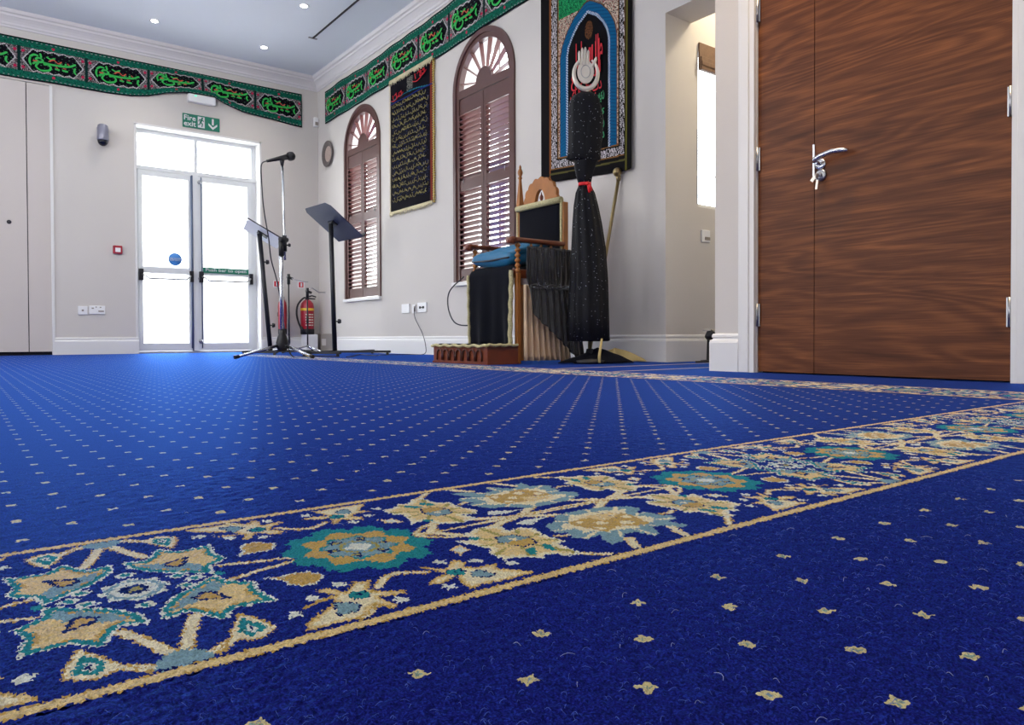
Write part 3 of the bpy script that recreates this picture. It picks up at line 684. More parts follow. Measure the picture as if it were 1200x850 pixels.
# ---------------------------------------------------------------- fittings on ceiling and walls
for i, (x, y, lab) in enumerate(((1.607, 7.98, 'round recessed ceiling spotlight, leftmost of the three above the exit doors'), (2.70, 7.99, 'round recessed ceiling spotlight, nearest the far corner of the room'), (2.672, 6.77, 'round recessed ceiling spotlight nearest the black ceiling track'))):
    t = thing('ceiling_spotlight', (x, y, ZC), lab, 'light', 'ceiling spotlights')
    MB().lathe((x, y, ZC-.006), [(.030, 0), (.046, 0), (.046, .006), (.030, .006), (.030, 0)], 24).build('rim', 'white', t)
    MB().lathe((x, y, ZC-.003), [(0, -.012), (.018, -.010), (.034, 0), (.034, .002), (0, .002)], 20).build('lamp_face', 'led', t)
tk = thing('ceiling_track', (3.03, 6.9, ZC), 'thin black track line set in the ceiling beside the side wall', 'track')
MB().box(3.022, 3.038, 5.4, 7.44, ZC-.010, ZC-.001).build('rail', 'plastic', tk); MB().box(2.985, 3.075, 7.43, 7.45, ZC-.010, ZC-.001).build('end_clip', 'steel', tk)

cc = thing('security_camera', (1.222, D-.06, 2.11), 'grey cylindrical dome security camera on the back wall', 'camera')
MB().lathe((1.222, D-.075, 2.20), [(0, 0), (.052, 0), (.055, .01), (.055, .125), (.049, .135), (.049, .15), (.035, .165), (0, .165)], 24).build('housing', 'camgrey', cc)
m_ = MB(); m_.rings([[(1.222+.050*math.sin(a)*math.cos(t*2*PI/20), D-.075+.050*math.sin(a)*math.sin(t*2*PI/20), 2.20-.058*math.cos(a)) for t in range(20)] for a in (.02, .3, .6, .9, 1.2, 1.57)]); m_.build('dome', 'smoke', cc)
MB().box(1.19, 1.255, D-.03, D, 2.27, 2.34, .006).build('wall_bracket', 'camgrey', cc)

cp = thing('fire_alarm_call_point', (1.356, D-.01, 1.05), 'small red fire alarm call point on the back wall', 'alarm')
MB().box(1.312, 1.399, D-.035, D, 1.050, 1.137, .008).build('case', 'red', cp); MB().box(1.331, 1.380, D-.038, D-.034, 1.068, 1.112).build('break_glass', 'white', cp)

def plate(x, z, w, hgt, lab, marks, grp='wall sockets on the back wall'):
    t = thing('wall_socket', (x, D, z-hgt/2), lab, 'socket', grp); MB().box(x-w/2, x+w/2, D-.012, D, z-hgt/2, z+hgt/2, .003).build('face_plate', 'white', t)
    for dx, dz, sw, sh in marks: MB().box(x+dx-sw/2, x+dx+sw/2, D-.015, D-.011, z+dz-sh/2, z+dz+sh/2).build('socket_insert', 'grey_box', t)
plate(1.032, .452, .084, .086, 'single white aerial socket, left of the pair on back wall', [(0, 0, .018, .018)])
plate(1.162, .458, .146, .088, 'double white power socket, right of the pair on back wall', [(-.04, .018, .02, .012), (.035, -.012, .05, .014), (-.01, .03, .014, .01), (.03, .028, .014, .01)])
def splate(y, z, w, hgt, lab, marks, mm='plastic'):
    t = thing('wall_socket', (XS, y, z-hgt/2), lab, 'socket', 'wall sockets on the side wall'); MB().box(XS-.012, XS, y-w/2, y+w/2, z-hgt/2, z+hgt/2, .003).build('face_plate', 'white', t)
    for dy, dz, sw, sh in marks: MB().box(XS-.016, XS-.011, y+dy-sw/2, y+dy+sw/2, z+dz-sh/2, z+dz+sh/2).build('socket_insert', mm, t)
splate(6.43, .450, .155, .092, 'blank white square plate below the windows, left of three', [])
splate(6.262, .442, .062, .084, 'narrow white plate with plugged cable, middle of three', [(-.02, 0, .02, .05)], 'grey_box')
splate(6.107, .451, .165, .094, 'white socket plate with black plugs, right of three', [(.03, 0, .03, .022), (-.03, 0, .035, .022), (0, 0, .05, .008)])
cw = MB(); pts = [(XS-.03, 6.22, .45), (XS-.035, 6.20, .36), (XS-.035, 6.13, .28), (XS-.05, 6.03, .20), (XS-.06, 5.96, .10), (XS-.08, 5.94, .01), (XS-.2, 6.0, .004), (3.1, 6.05, .004), (2.95, 5.85, .004), (3.0, 6.3, .004), (2.7, 5.8, .004), (2.55, 5.6, .004)]
def smooth(pts, k=8):
    P = [Vector(p) for p in pts]; out = []
    for i in range(len(P)-1):
        p0, p1, p2, p3 = P[max(i-1, 0)], P[i], P[i+1], P[min(i+2, len(P)-1)]
        for q in range(k):
            t = q/k; out.append(.5*((2*p1)+(-p0+p2)*t+(2*p0-5*p1+4*p2-p3)*t*t+(-p0+3*p1-3*p2+p3)*t**3))
    return out+[P[-1]]
cw.tube(smooth(pts), .0035, 6); recentre(tag(cw.build('power_cable', 'cable'), 'thin dark power cable hanging from the wall socket onto the carpet', 'cable'))

ex = thing('exit_sign', (2.2, D, 2.49), 'green fire exit sign with running man above the doors', 'sign')
def qd(mb, pts, th=.004): mb.prism(pts, 'y', D-.012-th, D-.006)
MB().box(2.008, 2.400, D-.010, D, 2.495, 2.645).build('plate', 'green_sign', ex)
text_mesh('lettering', 'Fire\nexit', 'white_text', ex, (2.082, D-.012, 2.57), (1, 0, 0), (0, 0, 1), width=.125, height=.120, bold=.015)
pm = MB(); qd(pm, [(2.165, 2.510), (2.238, 2.510), (2.238, 2.632), (2.165, 2.632)], -.001); pm.build('white_panel', 'white_text', ex)
rm = MB()
rm.lathe((2.212, D-.012, 2.617), [(0, 0), (.010, 0), (.010, -.002), (0, -.002)], 12, (0, 1, 0))
for a, b_, ww in (((2.21, 2.603), (2.193, 2.573), .010), ((2.207, 2.60), (2.227, 2.585), .005), ((2.205, 2.60), (2.182, 2.598), .005), ((2.182, 2.598), (2.175, 2.58), .004), ((2.193, 2.573), (2.214, 2.552), .006), ((2.214, 2.552), (2.208, 2.522), .005), ((2.193, 2.573), (2.184, 2.545), .006), ((2.184, 2.545), (2.168, 2.540), .005)):
    a = Vector((a[0], D-.0135, a[1])); b_ = Vector((b_[0], D-.0135, b_[1])); dv = (b_-a); rm.obox((a+b_)/2, dv, (0, 1, 0), dv.cross(Vector((0, 1, 0))), dv.length/2+.002, .001, ww)
rm.build('running_man', 'green_sign', ex)
ar = MB(); qd(ar, [(2.315, 2.628), (2.335, 2.628), (2.335, 2.560), (2.315, 2.560)], .002); qd(ar, [(2.325, 2.508), (2.372, 2.552), (2.372, 2.575), (2.325, 2.535)], .002); qd(ar, [(2.325, 2.508), (2.278, 2.552), (2.278, 2.575), (2.325, 2.535)], .002)
ar.build('arrow', 'white_text', ex)
em = thing('emergency_light', (2.2, D, 2.765), 'white emergency light box above the fire exit sign', 'light')
MB().box(2.055, 2.345, D-.075, D, 2.768, 2.856, .012).build('case', 'white', em)
MB().lathe((2.13, D-.076, 2.835), [(0, 0), (.008, 0), (.008, -.003), (0, -.003)], 10, (0, 1, 0)).build('indicator', mat('green_indicator', rgb(60, 230, 150), .4, emis=rgb(60, 255, 160), estr=2), em)
pir = thing('motion_sensor', (3.54, D-.02, 2.745), 'small white motion sensor at the top of the room corner', 'sensor')
MB().box(3.505, 3.562, D-.045, D, 2.745, 2.86, .008).build('case', 'white', pir); MB().box(3.515, 3.552, D-.049, D-.044, 2.76, 2.80).build('lens', 'grey_box', pir)
pt = thing('wall_plate', (XS-.02, 8.30, 2.21), 'round patterned grey and cream decorative plate hanging beside the corner', 'plate')
MB().lathe((XS, 8.29, 2.358), [(0, 0), (.09, 0), (.15, -.02), (.155, -.028), (.148, -.03), (.09, -.012), (0, -.010)], 36, (1, 0, 0)).build('rim', mat('dark_patterned_glaze', rgb(92, 84, 82), .35, noise=.6, nscale=60), pt)
MB().lathe((XS-.0105, 8.29, 2.358), [(0, 0), (.095, -.0015), (.085, -.003), (0, -.0025)], 30, (1, 0, 0)).build('centre', mat('cream_patterned_glaze', rgb(168, 150, 140), .35, noise=.45, nscale=45), pt)

# socket and small lamp in the alcove
t = thing('wall_socket', (3.956, 3.089, .785), 'white socket plate under the window in the alcove', 'socket')
MB().box(3.915, 4.0, 3.078, 3.089, .785, .865, .003).build('face_plate', 'white', t); MB().box(3.945, 3.995, 3.074, 3.079, .80, .82).build('socket_insert', 'grey_box', t)
sp = thing('floor_spotlight', (3.62, 2.62, 0), 'small black spotlight with pale top standing by the alcove corner', 'lamp')
# ---------------------------------------------------------------- banners
def pattern_cloth(name, parent, origin, right, up, w, h_fn, res, paint, wave=None, nrm=None):
    """origin: lower-left; h_fn(u)->(z0,z1) metres from origin along up"""
    nu = int(w/res); right, up = np.array(right, float), np.array(up, float); nrm = np.cross(right, up)
    us = np.linspace(0, w, nu+1); z0 = np.array([h_fn(u)[0] for u in us]); z1 = np.array([h_fn(u)[1] for u in us])
    nv = int((z1.max()-z0.min())/res); V = np.linspace(0, 1, nv+1)[:, None]
    Z = z0[None]+(z1-z0)[None]*V; U = np.repeat(us[None], nv+1, 0)
    off = wave(U, Z, V) if wave else 0*U
    o0 = np.array(LOC[parent.name])
    P = np.array(origin)-o0+U[..., None]*right+Z[..., None]*up+off[..., None]*nrm
    uc = (U[:-1,:-1]+U[1:,1:])/2; zc = (Z[:-1,:-1]+Z[1:,1:])/2; vc = np.repeat((V[:-1]+V[1:])/2, nu, 1)
    col = paint(uc, zc, vc); col = np.concatenate([np.clip(col, 0, 1), np.ones(col.shape[:2]+(1,))], -1)
    me = grid_mesh_np(P, nu, nv, col); me.polygons.foreach_set('use_smooth', [True]*len(me.polygons)); me.materials.append(M['weave']); me.name = name
    o = bpy.data.objects.new(name, me); C.objects.link(o); o.parent = parent; LOC[o.name] = LOC[parent.name]
    md = o.modifiers.new('thickness', 'SOLIDIFY'); md.thickness = .003; md.offset = -1
    return o
BLK, GRN, DGRN, GREYP, WHT, PNK = L3(10, 8, 18), L3(14, 88, 70), L3(10, 58, 52), L3(92, 78, 80), L3(200, 196, 196), L3(178, 34, 74)
def frieze_paint(cells):
    cells = np.array(cells)
    def paint(u, z, v):
        col = np.zeros(u.shape+(3,)); col[:] = BLK
        rnd = np.random.rand(*u.shape)
        band = (v > .035) & (v < .965); col[band] = GRN; col[band] *= (.65+.7*rnd[band])[:, None]; m = band & (np.sin(u*60+np.sin(z*50)*2)*np.sin(z*90+u*20) > .8); col[m] = GRN*1.6
        m = band & ((v < .20) | (v > .80)) & (np.sin(u*95+np.sin(z*80))*np.sin(v*42) > .72); col[m] = DGRN
        m = ((np.abs(v-.055) < .008) | (np.abs(v-.945) < .008)) & (np.sin(u*160) > .2); col[m] = WHT*.5
        mid = (v > .215) & (v < .785); col[mid] = L3(84, 80, 82)
        m = mid & (rnd > .70); col[m] = L3(150, 140, 140)
        m = mid & (rnd < .14); col[m] = BLK
        i = np.clip(np.searchsorted(cells, u)-1, 0, len(cells)-2); c0 = cells[i]; c1 = cells[i+1]; w = c1-c0; t = (u-c0)/w-.5; q = (v-.5)
        d = np.abs(t)*2; lob = .455-.035*np.abs(np.cos(t*PI*7))
        shape = (np.abs(t) < .43) & (np.abs(q) < np.where(d < .62, .25+.018*np.cos(t*40), .25*(1-(d-.62)/.26)))
        big = (np.abs(t) < .455) & (np.abs(q) < np.where(d < .62, .275+.018*np.cos(t*40), .275*(1-(d-.62)/.31)))
        col[big & mid] = WHT*.8; col[shape & mid] = BLK
        m = shape & (np.sin(t*60)*np.sin(q*50) > .86); col[m] = L3(70, 120, 90)
        edge = (np.abs(u-c0) < .014) | (np.abs(u-c1) < .014); col[edge & (v > .2) & (v < .8)] = DGRN*.5
        for sx_ in (-1, 1):
            for sq in (-1, 1):
                r = np.hypot((t-sx_*.44)*w, (q-sq*.20)*.4); col[r < .014] = PNK
        r = np.hypot(t*w, (np.abs(q)-.36)*.4); col[r < .013] = PNK
        return col
    return paint
def interp(pts):
    xs = [p[0] for p in pts]; ys = [p[1] for p in pts]; return lambda u: float(np.interp(u, xs, ys))
FT = '\u064a\u0627 \u062d\u0633\u064a\u0646'
def calligraphy(parent, name, m, P, strokes, s, right, up, nrm, w=.012):
    """hand-drawn pen strokes, P centre, s scale"""
    mb = MB(); P, right, up, nrm = Vector(P), Vector(right), Vector(up), Vector(nrm)
    for st in strokes:
        pts = smooth([(x, y, 0) for x, y in st], 5); n = len(pts)
        L_, R_ = [], []
        for i, p in enumerate(pts):
            d = (pts[min(i+1, n-1)]-pts[max(i-1, 0)]).normalized(); pen = Vector((-d.y, d.x, 0)); ww = w*(.55+.45*abs(d.x*.75+d.y*.65))
            if i in (0, n-1): ww *= .5
            L_.append(P+right*((p.x*s[0]+pen.x*ww))+up*((p.y*s[1]+pen.y*ww))); R_.append(P+right*((p.x*s[0]-pen.x*ww))+up*((p.y*s[1]-pen.y*ww)))
        vs = []
        for a, b_ in zip(L_, R_): vs += [a+nrm*.003, b_+nrm*.003, b_, a]
        fs = []
        for i in range(n-1):
            for j in range(4): fs.append((i*4+j, i*4+(j+1) % 4, (i+1)*4+(j+1) % 4, (i+1)*4+j))
        fs += [(0, 1, 2, 3), tuple(4*(n-1)+j for j in range(4))]; mb.add(vs, fs)
    return mb.build(name, m, parent)
# ya hussein in a cartouche: sweeping sin, round nun bowl, alif, dots
YAH = [[(-.95, .25), (-.98, -.2), (-.92, -.6)], [(-.95, .3), (-.8, .55), (-.62, .5)], [(-.85, -.45), (-.7, -.15), (-.5, -.1), (-.45, .15), (-.62, .3), (-.72, .1), (-.55, -.08)],
       [(-.45, -.1), (-.1, -.18), (.35, -.15), (.7, .0), (.92, .32)], [(-.62, -.2), (-.72, -.65), (-.5, -.98), (-.2, -.85), (-.12, -.5), (-.25, -.25), (-.42, -.3)],
       [(.9, -.1), (.86, -.5), (.95, -.8)], [(.05, -.55), (.25, -.6)], [(.35, -.58), (.6, -.62)], [(.3, -.18), (.28, .12)], [(.5, -.12), (.5, .2)], [(-.3, .55), (-.1, .35), (.05, .55)], [(-.55, .8), (-.5, .35)]]
YAH2 = [[(-.2, .1), (.0, .35), (.2, .05), (.35, .3)], [(.1, -.3), (.18, -.5)], [(-.9, -.1), (-.7, -.05)], [(.6, .25), (.7, .05)], [(.4, -.35), (.55, -.4)]]

# back wall banner
fb = thing('wall_banner', (1.6, D, 2.7), 'long green and black calligraphy banner hung below cornice on back wall', 'banner', 'long green banners')
bot = interp([(-2, 2.70), (.36, 2.705), (.78, 2.709), (1.21, 2.710), (1.5, 2.722), (1.66, 2.754), (1.85, 2.82), (2.036, 2.862), (2.334, 2.866), (2.45, 2.82), (2.644, 2.765), (2.98, 2.742), (3.345, 2.710)])
tb = interp([(-2, 3.10), (3.366, 3.112)])
cells = [-.63, -.05, .517, 1.089, 1.67, 2.216, 2.801, 3.36]; B0 = -.05
def wv(U, Z, V): return .010+.006*np.sin(U*7+1)*(1-V)+.004*np.sin(U*17)*(1-V)+.05*np.exp(-((U+B0-2.2)/.28)**2)*(1-V)**1.5
pattern_cloth('cloth', fb, (B0, D-.004, 0), (1, 0, 0), (0, 0, 1), 3.36-B0, lambda u: (bot(u+B0), tb(u+B0)), .0065, frieze_paint([c-B0 for c in cells]), wave=wv)
for a, b_ in zip(cells[1:-1], cells[2:]):
    cx = (a+b_)/2; zb, zt = bot(cx), tb(cx); zc = (zb+zt)/2; hh = (zt-zb)/2
    calligraphy(fb, 'lettering', 'green_text', (cx, D-.028 if abs(cx-2.4) > .35 else D-.05, zc), YAH, ((b_-a)*.36, hh*.47), (1, 0, 0), (0, 0, 1), (0, -1, 0), .0105)
    calligraphy(fb, 'lettering', mat('orange_red_lettering', rgb(190, 70, 50), .6), (cx, D-.031 if abs(cx-2.4) > .35 else D-.053, zc), YAH2, ((b_-a)*.34, hh*.46), (1, 0, 0), (0, 0, 1), (0, -1, 0), .007)
# side wall banner (viewer's right is -y)
fs_ = thing('wall_banner', (XS, 6.2, 2.74), 'long green and black calligraphy banner running along the side wall above windows', 'banner', 'long green banners')
T0 = 8.36
botS = interp([(T0-8.36, 2.728), (T0-7.23, 2.743), (T0-6.3, 2.748), (T0-5.82, 2.735), (T0-5.13, 2.765), (T0-4.4, 2.778), (T0-3.8, 2.78)])
topS = interp([(0, 3.112), (T0-7.88, 3.128), (T0-7.23, 3.107), (T0-6.65, 3.132), (T0-5.97, 3.139), (T0-5.54, 3.165), (T0-3.8, 3.17)])
cS = [0, .56, 1.12, 1.63, 2.22, 2.76, 3.32, 3.88, 4.44]
pattern_cloth('cloth', fs_, (XS-.004, T0, 0), (0, -1, 0), (0, 0, 1), 4.44, lambda u: (botS(u), topS(u)), .0065, frieze_paint(cS), wave=lambda U, Z, V: .010+.006*np.sin(U*6)*(1-V)+.004*np.sin(U*15+2))
for a, b_ in zip(cS[:-1], cS[1:]):
    cx = (a+b_)/2; zb, zt = botS(cx), topS(cx); zc = (zb+zt)/2; hh = (zt-zb)/2
    calligraphy(fs_, 'lettering', 'green_text', (XS-.028, T0-cx, zc), YAH, ((b_-a)*.36, hh*.47), (0, -1, 0), (0, 0, 1), (-1, 0, 0), .0105)
    calligraphy(fs_, 'lettering', mat('orange_red_lettering', rgb(190, 70, 50), .6), (XS-.031, T0-cx, zc), YAH2, ((b_-a)*.34, hh*.46), (0, -1, 0), (0, 0, 1), (-1, 0, 0), .007)

# small black tapestry with gold script rows
ts = thing('wall_tapestry', (XS, 6.29, 1.42), 'narrow black tapestry with rows of gold script between the shuttered windows', 'tapestry')
YL, YR, ZB, ZT = 6.715, 5.865, 1.43, 2.775
def small_paint(u, z, v):
    w = YL-YR; col = np.zeros(u.shape+(3,)); col[:] = BLK
    e = (u < .008) | (u > w-.025); col[e] = L3(196, 176, 120)
    col[(u > w-.075) & (u < w-.035)] = L3(120, 50, 36)
    col[(np.abs(v-.835-.02*np.sin(u*5)) < .0035)] = L3(20, 110, 130); col[(np.abs(v-.822) < .004)] = L3(30, 40, 110)
    m = (np.abs(u-w*.47) < .06) & (v > .86) & (v < .955) & (np.random.rand(*u.shape) > .5); col[m] = L3(120, 120, 110)
    inner = (u > .05) & (u < w-.09) & (v < .80) & (v > .07)
    m = inner & (np.random.rand(*u.shape) > .93); col[m] = L3(60, 70, 120)
    return col
pattern_cloth('cloth', ts, (XS-.004, YL, 0), (0, -1, 0), (0, 0, 1), YL-YR, lambda u: (ZB, ZT-.03*0), .006, small_paint, wave=lambda U, Z, V: .008+.010*np.abs(np.sin(U*3.6+.4))*(1-V)+.004*np.sin(U*14))
rows = MB()
for r_ in range(15):
    z = ZB+.115+r_*(ZT-ZB-.115-.29)/14; y = YL-.07
    while y > YR+.12:
        k_ = random.choice((0, 1, 2, 3)); w_ = random.uniform(.025, .055)
        if k_ == 0: st = [(0, .01), (.3, -.015), (.7, -.015), (1, .02)]
        elif k_ == 1: st = [(0, .0), (.25, .028), (.5, -.005), (.8, .012), (1, -.012)]
        elif k_ == 2: st = [(0, -.005), (.4, -.028), (.8, -.02), (1, .014)]
        else: st = [(0, .034), (.1, .0), (.5, -.008), (1, .0)]
        pts = smooth([(XS-.030, y-q*w_, z+dz*.75) for q, dz in st], 3)
        rows.tube(pts, .0024, 5); y -= w_*random.uniform(.85, 1.25)
        if random.random() < .35: rows.tube([(XS-.030, y+.02, z+.022), (XS-.030, y+.012, z+.028)], .0036, 5)
rows.build('gold_script', 'gold_text', ts)
hd = MB()
for yc_, zc_, sc in ((6.58, ZT-.20, .1), (6.47, ZT-.19, .07), (6.12, ZT-.115, .13), (6.03, ZT-.10, .08)):
    for st in ([(-1, -.3), (-.4, -.5), (.3, -.35), (.9, .1)], [(-.6, .5), (-.5, -.2)], [(.3, .7), (.4, -.3)], [(-.2, .35), (.1, .55), (.3, .3)]):
        hd.tube(smooth([(XS-.030, yc_-px_*sc*.8, zc_+pz*sc*.6) for px_, pz in st], 4), .0045, 5)
hd.build('red_script', 'red_text', ts)
def fringe(parent, pts_top, length, n, name='fringe', m='cream_fringe', jit=.3, out=(-1, 0, 0), r=.005):
    mb = MB()
    for i in range(n):
        t = (i+.5)/n; p = pts_top(t); l = length*random.uniform(1-jit, 1+jit); o_ = Vector(out)
        mb.tube([p, Vector(p)+Vector((0, random.uniform(-.004, .004), -l*.5))+o_*.003, Vector(p)+Vector((0, random.uniform(-.008, .008), -l))], [r, r*1.2, r*.5], 5)
    return mb.build(name, m, parent)
fringe(ts, lambda t: Vector((XS-.022, YL+.01-(YL-YR-.01)*t, ZB+.012)), .045, 64); fringe(ts, lambda t: Vector((XS-.024, YL-(YL-YR)*t, ZT)), .05, 60)
eb = MB()
for i in range(90):
    z = ZB+(ZT-ZB)*i/90; eb.tube([(XS-.016, YL-.006, z), (XS-.018, YL+.014+.006*math.sin(i*2.1), z-.006)], .0045, 4)
eb.build('edge_braid', 'cream_fringe', ts)
eb = MB(); n_ = 60
for i in range(n_):
    z = ZB+(ZT-ZB)*i/n_; eb.tube([(XS-.018, YR+.01, z), (XS-.022, YR-.028-.008*math.sin(i*.7), z-.012)], .006, 5)
eb.build('edge_braid', mat('gold_tassel', rgb(178, 150, 60), .6), ts)

# large tapestry with blue arch
tl = thing('wall_tapestry', (XS, 3.84, 1.27), 'large black tapestry with blue pointed arch and red script behind the standard', 'tapestry')
TY0 = 4.30; TW = .945
zbl = interp([(0, 1.325), (TW*.5, 1.295), (TW-.05, 1.262), (TW, 1.268)])
def big_paint(u, z, v):
    y = TY0-u; col = np.zeros(u.shape+(3,)); col[:] = L3(16, 14, 16); rnd = np.random.rand(*u.shape)
    fine = np.sin(u*420+np.sin(z*130)*2.5)*np.sin(z*330+np.sin(u*170)*2)
    # script band frame: outer limits
    ulo, uhi, zlo = .115, .882, 1.365+.035*0
    zc_ = z-(.045*(1-u/TW))          # hangs a little lower at the near side
    ring = (u > ulo) & (u < uhi) & (zc_ > zlo)
    inn = (u > ulo+.085) & (u < uhi-.060) & (zc_ > zlo+.075)
    col[ring] = L3(120, 84, 44)
    m = (u > ulo+.010) & (u < uhi-.008) & (zc_ > zlo+.010); col[m] = L3(20, 18, 20)
    m2 = m & ~((u > ulo+.075) & (u < uhi-.052) & (zc_ > zlo+.065)); col[m2 & (fine > .12)] = L3(206, 200, 204)
    col[inn] = L3(120, 84, 44)
    inn2 = (u > ulo+.093) & (u < uhi-.068) & (zc_ > zlo+.083); col[inn2] = L3(16, 14, 18)
    # spandrels
    col[inn2 & (rnd > .45)] = L3(196, 178, 158); col[inn2 & (rnd < .12)] = L3(150, 60, 60)
    yc_ = 3.787; a = np.abs(y-yc_)
    hi = [(.205, 1.30), (.205, 2.20), (.19, 2.255), (.15, 2.32), (.09, 2.385), (0, 2.437)]
    d = sdf(hi+[(-p, q) for p, q in hi[::-1][1:]], y-yc_, z)
    okz = inn2 & (zc_ > 1.435)
    arch_o = okz & (d < .088); arch_i = okz & (d < 0)
    col[arch_o] = L3(90, 62, 34); col[okz & (d < .080)] = L3(14, 86, 128)
    m = okz & (d < .080) & (d > .018) & (np.sin((z+a*.3)*260) > .6); col[m] = L3(10, 70, 108)
    m = okz & (d < .018) & (d > 0); col[m] = L3(20, 60, 110); col[m & (np.sin((z-a*.8)*340) > -.2)] = L3(178, 194, 208)
    col[arch_i] = L3(10, 9, 13)
    r = np.hypot((y-3.775)/.040, (z-2.315)/.065); col[(r < 1) & (rnd > .25)] = L3(92, 58, 34)
    # green cartouche over the arch
    g = inn2 & (z > 2.49+.0*u) & (y > 3.80) & ((y-3.80)*.8+(2.75-z) < .55) & ~arch_o; col[g & (z > 2.47+(y-3.8)*(-.15))] = L3(16, 92, 58); col[g & (fine > .35)] = L3(40, 170, 96)
    gg = g & (rnd > .62); col[gg] = L3(34, 150, 88); gg = g & (rnd < .25); col[gg] = L3(8, 50, 34)
    g = (y < 3.76) & (z > 2.52) & ~arch_o & inn2; col[g & (z > 2.56)] = L3(16, 92, 58)
    # olive piping
    col[(np.abs(u-(uhi+.018)) < .006)] = L3(96, 92, 36); col[(np.abs(u-(ulo-.006)) < .006)] = L3(130, 74, 36)
    col[(np.abs(zc_-(zlo-.03)) < .006) & (u > .1) & (u < .9)] = L3(80, 76, 40)
    return col
pattern_cloth('cloth', tl, (XS-.006, TY0, 0), (0, -1, 0), (0, 0, 1), TW, lambda u: (zbl(u), 2.95), .0048, big_paint, wave=lambda U, Z, V: .008+.006*np.sin(U*9)*(1-V)+.012*(U/TW > .93)*(1-V))
tx = XS-.030
for body, y, z, w_, hgt in (('\u0627\u0644\u0633\u0644\u0627\u0645', 3.755, 2.125, .27, .25), ('\u0639\u0644\u064a\u0643', 3.79, 1.99, .30, .15), ('\u064a\u0627 \u0627\u0628\u0627 \u0639\u0628\u062f', 3.79, 1.885, .32, .13)):
    text_mesh('red_script', body, 'red_text', tl, (tx, y, z), (0, -1, 0), (0, 0, 1), width=w_, height=hgt, bold=.004)
st_ = MB()
for y in (3.655, 3.685, 3.72, 3.75, 3.79, 3.82): st_.box(tx-.002, tx+.001, y-.006, y+.006, 1.97+random.uniform(-.02, .03), 2.215-(y-3.655)*.35)
st_.build('red_script', 'red_text', tl)
for body, z in (('\u062d\u0633\u064a\u0646', 1.81), ('\u0639\u0644\u064a', 1.71), ('\u062d\u0633\u0646', 1.62), ('\u0645\u062d\u0645\u062f', 1.53)):
    text_mesh('green_script', body, 'darkgreen_text', tl, (tx, 3.655, z), (0, -1, 0), (0, 0, 1), width=.10, height=.075, bold=.02)

# ---------------------------------------------------------------- fire extinguishers
def extinguisher(x, label, turn, k=1.0):
    y = D-.10; z0 = .205
    t = thing('fire_extinguisher', (x, y, z0), label, 'fire extinguisher', 'red fire extinguishers in the corner')
    MB().lathe((x, y, z0), [(0, .01), (.070*k, .01), (.079*k, .03), (.079*k, .335), (.070*k, .375), (.045*k, .405), (.022, .418), (0, .42)], 26).build('cylinder', 'red', t)
    MB().lathe((x, y, z0), [(0, 0), (.076*k, 0), (.081*k, .01), (.081*k, .06), (.079*k, .065), (0, .065)], 26).build('base_ring', 'plastic', t)
    if k == 1: MB().lathe((x, y, z0+.285), [(.0797*k, 0), (.0803*k, .001), (.0803*k, .028), (.0797*k, .029)], 26).build('yellow_band', 'yellow', t)
    lb_ = MB()
    for r_ in range(5 if k == 1 else 0):
        for q in range(3):
            a = -PI/2+(q-1)*.45+turn; lb_.obox((x+.0805*math.cos(a), y+.0805*math.sin(a), z0+.11+r_*.032), (-math.sin(a), math.cos(a), 0), (math.cos(a), math.sin(a), 0), (0, 0, 1), .014, .0008, .006)
    lb_.build('instruction_print', 'ivory', t)
    hd_ = MB(); hd_.lathe((x, y, z0+.41), [(.024, 0), (.024, .03), (.016, .04), (0, .04)], 14)
    c_, s_ = math.cos(turn), math.sin(turn)
    hd_.tube([(x-.01*c_, y-.01*s_, z0+.45), (x+.06*c_, y+.06*s_, z0+.468), (x+.11*c_, y+.11*s_, z0+.455)], .009, 8); hd_.tube([(x, y, z0+.435), (x+.10*c_, y+.10*s_, z0+.430)], .008, 8)
    hd_.build('valve_handle', 'plastic', t)
    hs = MB(); hs.tube(smooth([(x-.01*c_, y-.03, z0+.44), (x-.07*c_, y-.05, z0+.43), (x-.135*c_, y-.05*1, z0+.35), (x-.15*c_, y-.05, z0+.24), (x-.12*c_, y-.05, z0+.12), (x-.085*c_, y-.055, z0+.06)], 6), .011, 10)
    hs.tube([(x-.10*c_, y-.05, z0+.09), (x-.07*c_, y-.06, z0+.02)], .017, 10); hs.build('hose', 'plastic', t)
    return t
extinguisher(3.375, 'red fire extinguisher with yellow band and black hose in corner', 0.0)
e2 = extinguisher(3.07, 'slimmer looking red fire extinguisher seen edge-on beside the exit door', 1.35, .62)
sb = thing('extinguisher_stand', (3.39, D-.10, 0), 'white plinth under the fire extinguisher with hose in corner', 'stand')
MB().box(3.33, 3.475, D-.18, D-.022, 0, .203, .006).build('plinth', 'white', sb)
MB().box(3.045, 3.095, D-.075, D, .42, .47, .004).build('wall_bracket', 'plastic', e2)
for x, lab in ((3.04, 'small red instruction card above the edge-on extinguisher'), (3.34, 'small red instruction card above the extinguisher with hose')):
    t = thing('safety_card', (x, D, .77), lab, 'sign', 'extinguisher cards'); MB().box(x-.04, x+.04, D-.006, D, .768, .845).build('card', 'white', t); MB().box(x-.032, x+.026, D-.008, D-.005, .776, .838).build('red_panel', 'red_text', t); MB().box(x-.012, x+.010, D-.0095, D-.0075, .785, .830).build('pictogram', 'white_text', t)
gb = thing('floor_box', (XS-.04, 8.38, 0), 'low grey-brown access panel against the side wall near the corner', 'box')
MB().box(XS-.05, XS-.019, 8.12, 8.60, .005, .212, .006).build('panel', 'grey_box', gb); MB().box(XS-.054, XS-.049, 8.30, 8.42, .07, .15, .003).build('latch_plate', 'panel', gb)

